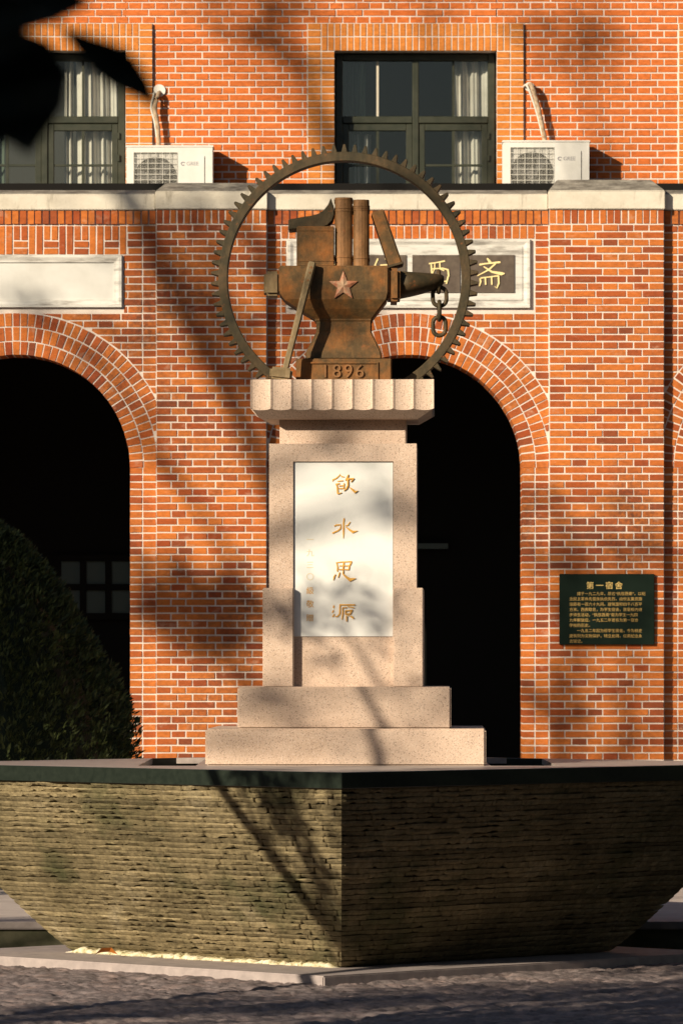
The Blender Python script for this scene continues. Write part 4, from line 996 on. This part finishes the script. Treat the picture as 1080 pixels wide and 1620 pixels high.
# chain hanging from the horn
ch = thing('chain', 'four heavy rusty chain links hanging from the anvil horn', 'chain', (AX(696), YA+0.2, AZ(530)))
def chain_link(cxp, z0p, z1p, flat, wd, yo=0.0):
    zc_ = (AZ(z0p)+AZ(z1p))/2; H = (AZ(z0p)-AZ(z1p))/2; r = 0.0135; w_ = wd; s_ = H-w_; pts = []
    for k in range(24):
        a = 2*math.pi*k/24; x = (w_-r)*math.cos(a); z = (w_-r)*math.sin(a)+(s_ if math.sin(a) > 0 else -s_)
        pts.append((x, 0, z) if flat else (0, x, z))
    pts.append(pts[0]); x0 = AX(cxp)
    mb = MB().tube([(x0+p[0], YA+0.20+yo+p[1], zc_+p[2]) for p in pts], r, 8, cap=False)
    under(mb.build('link', M['rust_dark'], None, smooth=True), ch)
chain_link(694.5, 422, 462, False, 0.052); chain_link(696, 447, 484, True, 0.055); chain_link(695.5, 470, 506, False, 0.052); chain_link(695.5, 494, 531, True, 0.052)

# ------------------------------------------------------------------ plants
def leafcard(mb, p, dr, nrm, L, w):
    s = dr.cross(nrm).normalized()*w; n0 = mb.add([p, p+dr*L*0.45+s, p+dr*L, p+dr*L*0.45-s]); mb.face((n0, n0+1, n0+2, n0+3))
def rv(): 
    while True:
        v = Vector((rng.uniform(-1, 1), rng.uniform(-1, 1), rng.uniform(-1, 1)))
        if 0.05 < v.length < 1: return v.normalized()
# clipped conifer in front of the left arch
bd_ = 38.4; bxc, byc = U(-32, bd_), Y(bd_)
bush = thing('conifer_bush', 'tall rounded dark green conifer bush before the left arch', 'bush', (bxc, byc, 0.15))
BH = 2.72; prof = [(0, 1.20), (0.12, 1.29), (0.3, 1.24), (0.5, 1.08), (0.7, 0.82), (0.85, 0.52), (0.95, 0.27), (1.0, 0.02)]
def brad(t):
    for (a, b), (c, d) in zip(prof, prof[1:]):
        if t <= c: return b+(d-b)*(t-a)/(c-a)
    return 0.02
tk = MB().tube([(0, 0, -0.05), (0.03, 0, 1.0), (0, 0.02, 2.2)], [0.09, 0.07, 0.02], 8).build('trunk', M['bark'], bush)
fo = MB()
for i in range(13000):
    t = rng.random()**0.8*0.98; a = rng.uniform(0, 2*math.pi)
    if math.sin(a) > 0.35 and rng.random() < 0.6: continue
    r = brad(t); lump = 1+0.09*noise.noise(Vector((math.cos(a)*2.6, math.sin(a)*2.6, t*5)))+0.05*noise.noise(Vector((math.cos(a)*7, math.sin(a)*7, t*13)))
    r = r*lump*(1-0.22*rng.random()**2); p = Vector((r*math.cos(a), r*math.sin(a), t*BH+0.02))
    out = Vector((math.cos(a), math.sin(a), 0.7)).normalized(); base = (out+rv()*0.55+Vector((0, 0, 0.5))).normalized()
    sh = rng.random()
    for q in range(5):
        fo.cur = min(1, max(0, sh+rng.uniform(-.25, .25))); dr = (base+rv()*0.45).normalized()
        leafcard(fo, p+rv()*0.02, dr, rv(), rng.uniform(0.035, 0.075), rng.uniform(0.005, 0.010))
fo.build('foliage', M['conifer'], bush, attr=True, fix=False)
hrt = MB(); secs = []
for i in range(10):
    t = i/9; secs.append([(brad(t)*0.78*math.cos(2*math.pi*k/20), brad(t)*0.78*math.sin(2*math.pi*k/20), t*BH*0.95) for k in range(20)])
hrt.loft(secs).build('inner_foliage', M['conifer'], bush)

# trees that stand out of frame and shade the court
def tree(label, x, y, clusters, trunk_r, nleaf, size, zfork):
    """clusters: list of (x, y, z, r) world positions of leafy limbs"""
    t = thing('shade_tree', label, 'tree', (x, y, 0), 0, 'trees shading the court')
    top = max(c[2] for c in clusters)
    tk = MB(); tk.tube([(0, 0, -0.1), (0.05, 0.03, zfork*0.5), (0, 0, zfork)], [trunk_r*1.25, trunk_r, trunk_r*0.8], 10)
    for c in clusters:
        e = Vector((c[0]-x, c[1]-y, c[2])); b = Vector((0, 0, zfork)); m_ = b.lerp(e, 0.5)+Vector((0, 0, 0.35))
        tk.tube([b, m_, e], [trunk_r*0.55, trunk_r*0.3, 0.02], 6)
        for q in range(4):
            d = e+rv()*c[3]*0.9; tk.tube([m_.lerp(e, 0.6), d], [0.016, 0.005], 5)
    tk.build('trunk', M['bark'], t)
    lv = MB()
    for c in clusters:
        for i in range(nleaf):
            v = rv()*c[3]*rng.random()**0.45; v.z *= 0.75; lv.cur = rng.random()
            leafcard(lv, Vector((c[0]-x, c[1]-y, c[2]))+v, rv(), rv(), size*rng.uniform(0.7, 1.3), size*0.3)
    lv.build('crown', M['leaf'], t, attr=True, fix=False)
    return t
def toward(px, py, d, t):                       # the point t metres toward the sun from a spot of the scene
    p = Vector((U(px, d), Y(d), V(py, d)))+SV*t; return p
def cl(spec): return [(*toward(px, py, d, t), r) for px, py, d, t, r in spec]
tree('tall loose tree left of the porch', -12.6, -15.5, cl([(430, 60, 45.2, 24, 0.55), (400, -40, 45.2, 23, 0.7), (900, 60, 45.2, 27, 0.5), (320, 420, 42, 23, 0.7), (250, 350, 42, 22, 0.6), (380, 520, 42, 24, 0.6), (150, 560, 42, 23, 0.8), (640, -60, 45.2, 25, 0.8), (900, 860, 42, 24, 0.8), (1010, 960, 42, 24, 0.8), (870, 1060, 42, 23, 0.8), (1000, 1150, 42, 24, 0.8)]), 0.14, 100, 0.15, 6.0)
tree('low dense tree left of the conifer bush', -11.0, -15.2, cl([(60, 900, 38.0, 15, 0.95), (-40, 1010, 38.0, 15, 1.0), (110, 1040, 38.0, 15.5, 0.85), (40, 1130, 38.0, 15, 0.9), (160, 1130, 38, 16, 0.7), (-60, 880, 38, 15, 0.9), (300, 960, 42, 22, 0.5)]), 0.14, 420, 0.15, 3.4)
tree('slender tree left of the fountain', -16.8, -23.5, cl([(640, 800, 30.6, 20, 0.25), (520, 690, 30.6, 20, 0.28), (600, 960, 30.6, 20, 0.25), (450, 1115, 30.5, 20, 0.26), (600, 1180, 30.3, 20, 0.3), (420, 960, 30.6, 20, 0.22), (690, 1110, 30.5, 20, 0.26), (470, 480, 30.8, 20, 0.35), (660, 300, 31, 20, 0.3)]), 0.07, 34, 0.12, 7.0)
yt = thing('shade_tree', 'young leaning tree beside the fountain kerb', 'tree', (toward(480, 1500, 29.5, 6.6).x, toward(480, 1500, 29.5, 6.6).y, 0), 0, 'trees shading the court')
pa, pb, pc = toward(500, 1440, 29.25, 6.6), toward(372, 1236, 29.25, 6.6), toward(330, 1180, 29.25, 6.6)
dn = pa+(pa-pb)*((pa.z+0.1)/(pb.z-pa.z)); up_ = pb+Vector((-0.35, -0.2, 0.9)); up2 = up_+Vector((-0.8, -0.3, 1.0))
mb = MB().tube([p-yt.location for p in (dn, pa, pb, up_, up2)], [0.06, 0.05, 0.042, 0.03, 0.01], 8)
tips = [toward(470, 1262, 29.0, 6.5), toward(500, 1330, 29.0, 6.5), toward(512, 1400, 29.0, 6.6), toward(488, 1300, 29.0, 6.3), toward(460, 1245, 29.2, 6.6), toward(522, 1470, 29.2, 6.7)]
for q in tips: mb.tube([pa.lerp(pb, 0.45)-yt.location, q-yt.location], [0.018, 0.006], 5)
mb.build('trunk', M['bark'], yt)
lv = MB()
for q, rr in zip(tips+[up2], (0.17, 0.17, 0.15, 0.15, 0.14, 0.15, 0.5)):
    for k_ in range(70): lv.cur = rng.random(); leafcard(lv, q-yt.location+rv()*rr*rng.random()**0.5, rv(), rv(), 0.09*rng.uniform(.7, 1.3), 0.026)
lv.build('crown', M['leaf'], yt, attr=True, fix=False)
tree('broad tree left of the paved court', -14.5, -29.5, cl([(300, 1590, 27, 22, 0.8), (650, 1580, 27.5, 22, 0.8), (900, 1600, 26.5, 22, 0.9), (100, 1600, 26.5, 22, 0.7), (500, 1640, 25.5, 22, 1.0), (1000, 1540, 28, 22, 0.7), (760, 1540, 28, 22, 0.6), (560, 1580, 27, 22, 0.6)]), 0.15, 130, 0.16, 5.6)

tree('added broad tree behind the slender one', -7.2, -24.5, cl([(1150+230*q, 1560-22*(q % 3), 27.6, 14, 0.95) for q in range(7)]+[(1200+230*q, 1470, 30.5, 15, 0.95) for q in range(6)]+[(700+300*q, 1640, 25, 14, 1.0) for q in range(6)]), 0.14, 420, 0.18, 3.4)  # added out of view to cut sunlight bounced off the ground
# rows of evergreens added out of view to block sky light from the court
et = thing('added_evergreen', 'dense round evergreen added out of view at the porch end', 'tree', (10.2, -3.6, 0), 0, 'evergreens added to block sky light')
MB().tube([(0, 0, -0.1), (0.04, 0, 1.5), (0, 0, 4)], [0.2, 0.16, 0.08], 8).build('trunk', M['bark'], et)
cm = MB(); sec_ = []
for i in range(13):
    ph = math.pi*i/12; z_ = 5.2-4.3*math.cos(ph)
    sec_.append([( (2.1*math.sin(ph)+0.02)*(1+0.16*noise.noise(Vector((math.cos(a)*1.7, math.sin(a)*1.7, z_*0.8))))*math.cos(a), (2.1*math.sin(ph)+0.02)*(1+0.16*noise.noise(Vector((math.cos(a)*1.7, math.sin(a)*1.7, z_*0.8))))*math.sin(a), z_) for a in [2*math.pi*q/18 for q in range(18)]])
cm.loft(sec_).build('inner_crown', M['evergreen'], et)
lv = MB()
for k_ in range(5000):
    v = rv(); p = Vector((v.x*2.4, v.y*2.4, 5.2+v.z*4.5))*1.0; p = Vector((p.x*(0.88+0.2*rng.random()), p.y*(0.88+0.2*rng.random()), p.z)); lv.cur = rng.random()
    leafcard(lv, p, (v+rv()).normalized(), rv(), 0.34*rng.uniform(.7, 1.3), 0.09)
lv.build('crown', M['evergreen'], et, attr=True, fix=False)
for k_, (x, y) in enumerate([(9.6, -7.5-3.3*q) for q in range(0, 11)]+[(8-3.6*q, -53) for q in range(9)]+[(-23, -50+3.8*q) for q in range(12)]):
    c_ = et.copy(); COL.objects.link(c_); c_['label'] = 'dense round evergreen in the added row beside the fountain' if k_ < 11 else ('dense round evergreen in the added row facing the porch across the court' if k_ < 20 else 'dense round evergreen in the added row opposite the one beside the fountain'); c_.location = (x+rng.uniform(-.3, .3), y+rng.uniform(-.3, .3), 0); c_.rotation_euler = (0, 0, rng.uniform(0, 6)); c_.scale = (1, 1, rng.uniform(.9, 1.15))
    for q in et.children: d = q.copy(); COL.objects.link(d); d.parent = c_

# the branch whose leaves hang into the picture near the camera
bt = thing('overhanging_tree', 'dark out of focus leaves of a branch hanging in from the tree', 'tree', (-2.3, -38.6, 0))
TX, TY = -2.3, -38.6
tk = MB(); tk.tube([(0, 0, -0.1), (0.03, 0.05, 1.6), (0, 0, 3.2)], [0.16, 0.13, 0.11], 10)
tip = Vector((U(-60, 5.0)-TX, Y(5.0)-TY, V(-40, 5.0)))
tk.tube([(0, 0, 2.9), Vector((0.7, 0.7, 3.05)), tip], [0.05, 0.03, 0.008], 6)
crown_c = [(-1.9, -39.6, 4.6, 0.9), (-2.6, -38.6, 5.2, 1.1), (-1.7, -38.4, 4.2, 0.7), (-3.2, -39.6, 4.6, 1.0), (-2.2, -40.3, 3.9, 0.7), (-1.5, -38.9, 3.4, 0.5), (-2.0, -39.4, 3.2, 0.6)]
lp = Vector((-0.33, -37.0, 2.36))
for t_, r_ in ((1.6, 0.28), (2.2, 0.34), (2.9, 0.42), (3.6, 0.5)): q = lp+SV*t_+Vector((0.02, 0, 0.06)); crown_c.append((q.x, q.y, q.z, r_))  # extra unseen clumps added sunward to shade the hanging leaves
for c in crown_c: tk.tube([(0, 0, 3.1), Vector((c[0]-TX, c[1]-TY, c[2]))], [0.05, 0.015], 6)
tk.build('trunk', M['bark'], bt)
lv = MB()
for c in crown_c:
    for i in range(420):
        v = rv()*c[3]*rng.random()**0.4; lv.cur = rng.random(); leafcard(lv, Vector((c[0]-TX, c[1]-TY, c[2]))+v, rv(), rv(), 0.16, 0.035)
lv.build('crown', M['leaf'], bt, attr=True, fix=False)
def big_leaf(pts, wid, d):                      # midrib in photo pixels at distance d, half widths in pixels
    mb = MB(); s_ = d/FPX; P = [Vector((U(a, d+dd)-TX, Y(d+dd)-TY, V(b, d+dd))) for a, b, dd in pts]; ids = []
    for i, p in enumerate(P):
        t_ = (P[min(i+1, len(P)-1)]-P[max(i-1, 0)]).normalized(); sd_ = t_.cross(Vector((0.15, 1, 0.2)).normalized()).normalized(); w_ = wid[i]*s_
        ids.append(mb.add([p+sd_*w_+Vector((0, -0.25*w_, 0)), p, p-sd_*w_+Vector((0, -0.25*w_, 0))]))
    for a, b in zip(ids, ids[1:]):
        mb.face((a, a+1, b+1, b)); mb.face((a+1, a+2, b+2, b+1))
    mb.build('leaf', M['shaded_front_leaf'], bt, fix=False)
    return P[0]
bases = [big_leaf([(102, 46, 0), (130, 68, .01), (165, 92, .02), (195, 115, .03), (224, 140, .03), (252, 172, .04)], [6, 18, 30, 32, 20, 2], 5.0),
         big_leaf([(-60, 20, 0), (-10, 8, 0), (40, 5, .01), (90, 6, .02), (125, 3, .02), (148, 2, .02)], [14, 46, 46, 30, 14, 1], 5.1),
         big_leaf([(60, 10, 0), (10, 14, 0.02), (-20, 26, .02), (-60, 60, .03)], [4, 30, 34, 2], 4.95),
         big_leaf([(-10, 60, 0), (10, 95, .0), (28, 140, .02), (35, 180, .02), (40, 215, .03), (48, 245, .03)], [36, 78, 88, 70, 38, 2], 5.05),
         big_leaf([(20, 20, 0), (-10, 60, .0), (-30, 120, .02), (-20, 180, .02), (0, 235, .03)], [10, 34, 50, 42, 2], 5.15)]
sp = MB()
for b_ in bases: sp.tube([tip, tip.lerp(b_, 0.5)+Vector((0, 0, 0.004)), b_], [0.003, 0.002, 0.0012], 5)
sp.build('twig', M['bark'], bt)
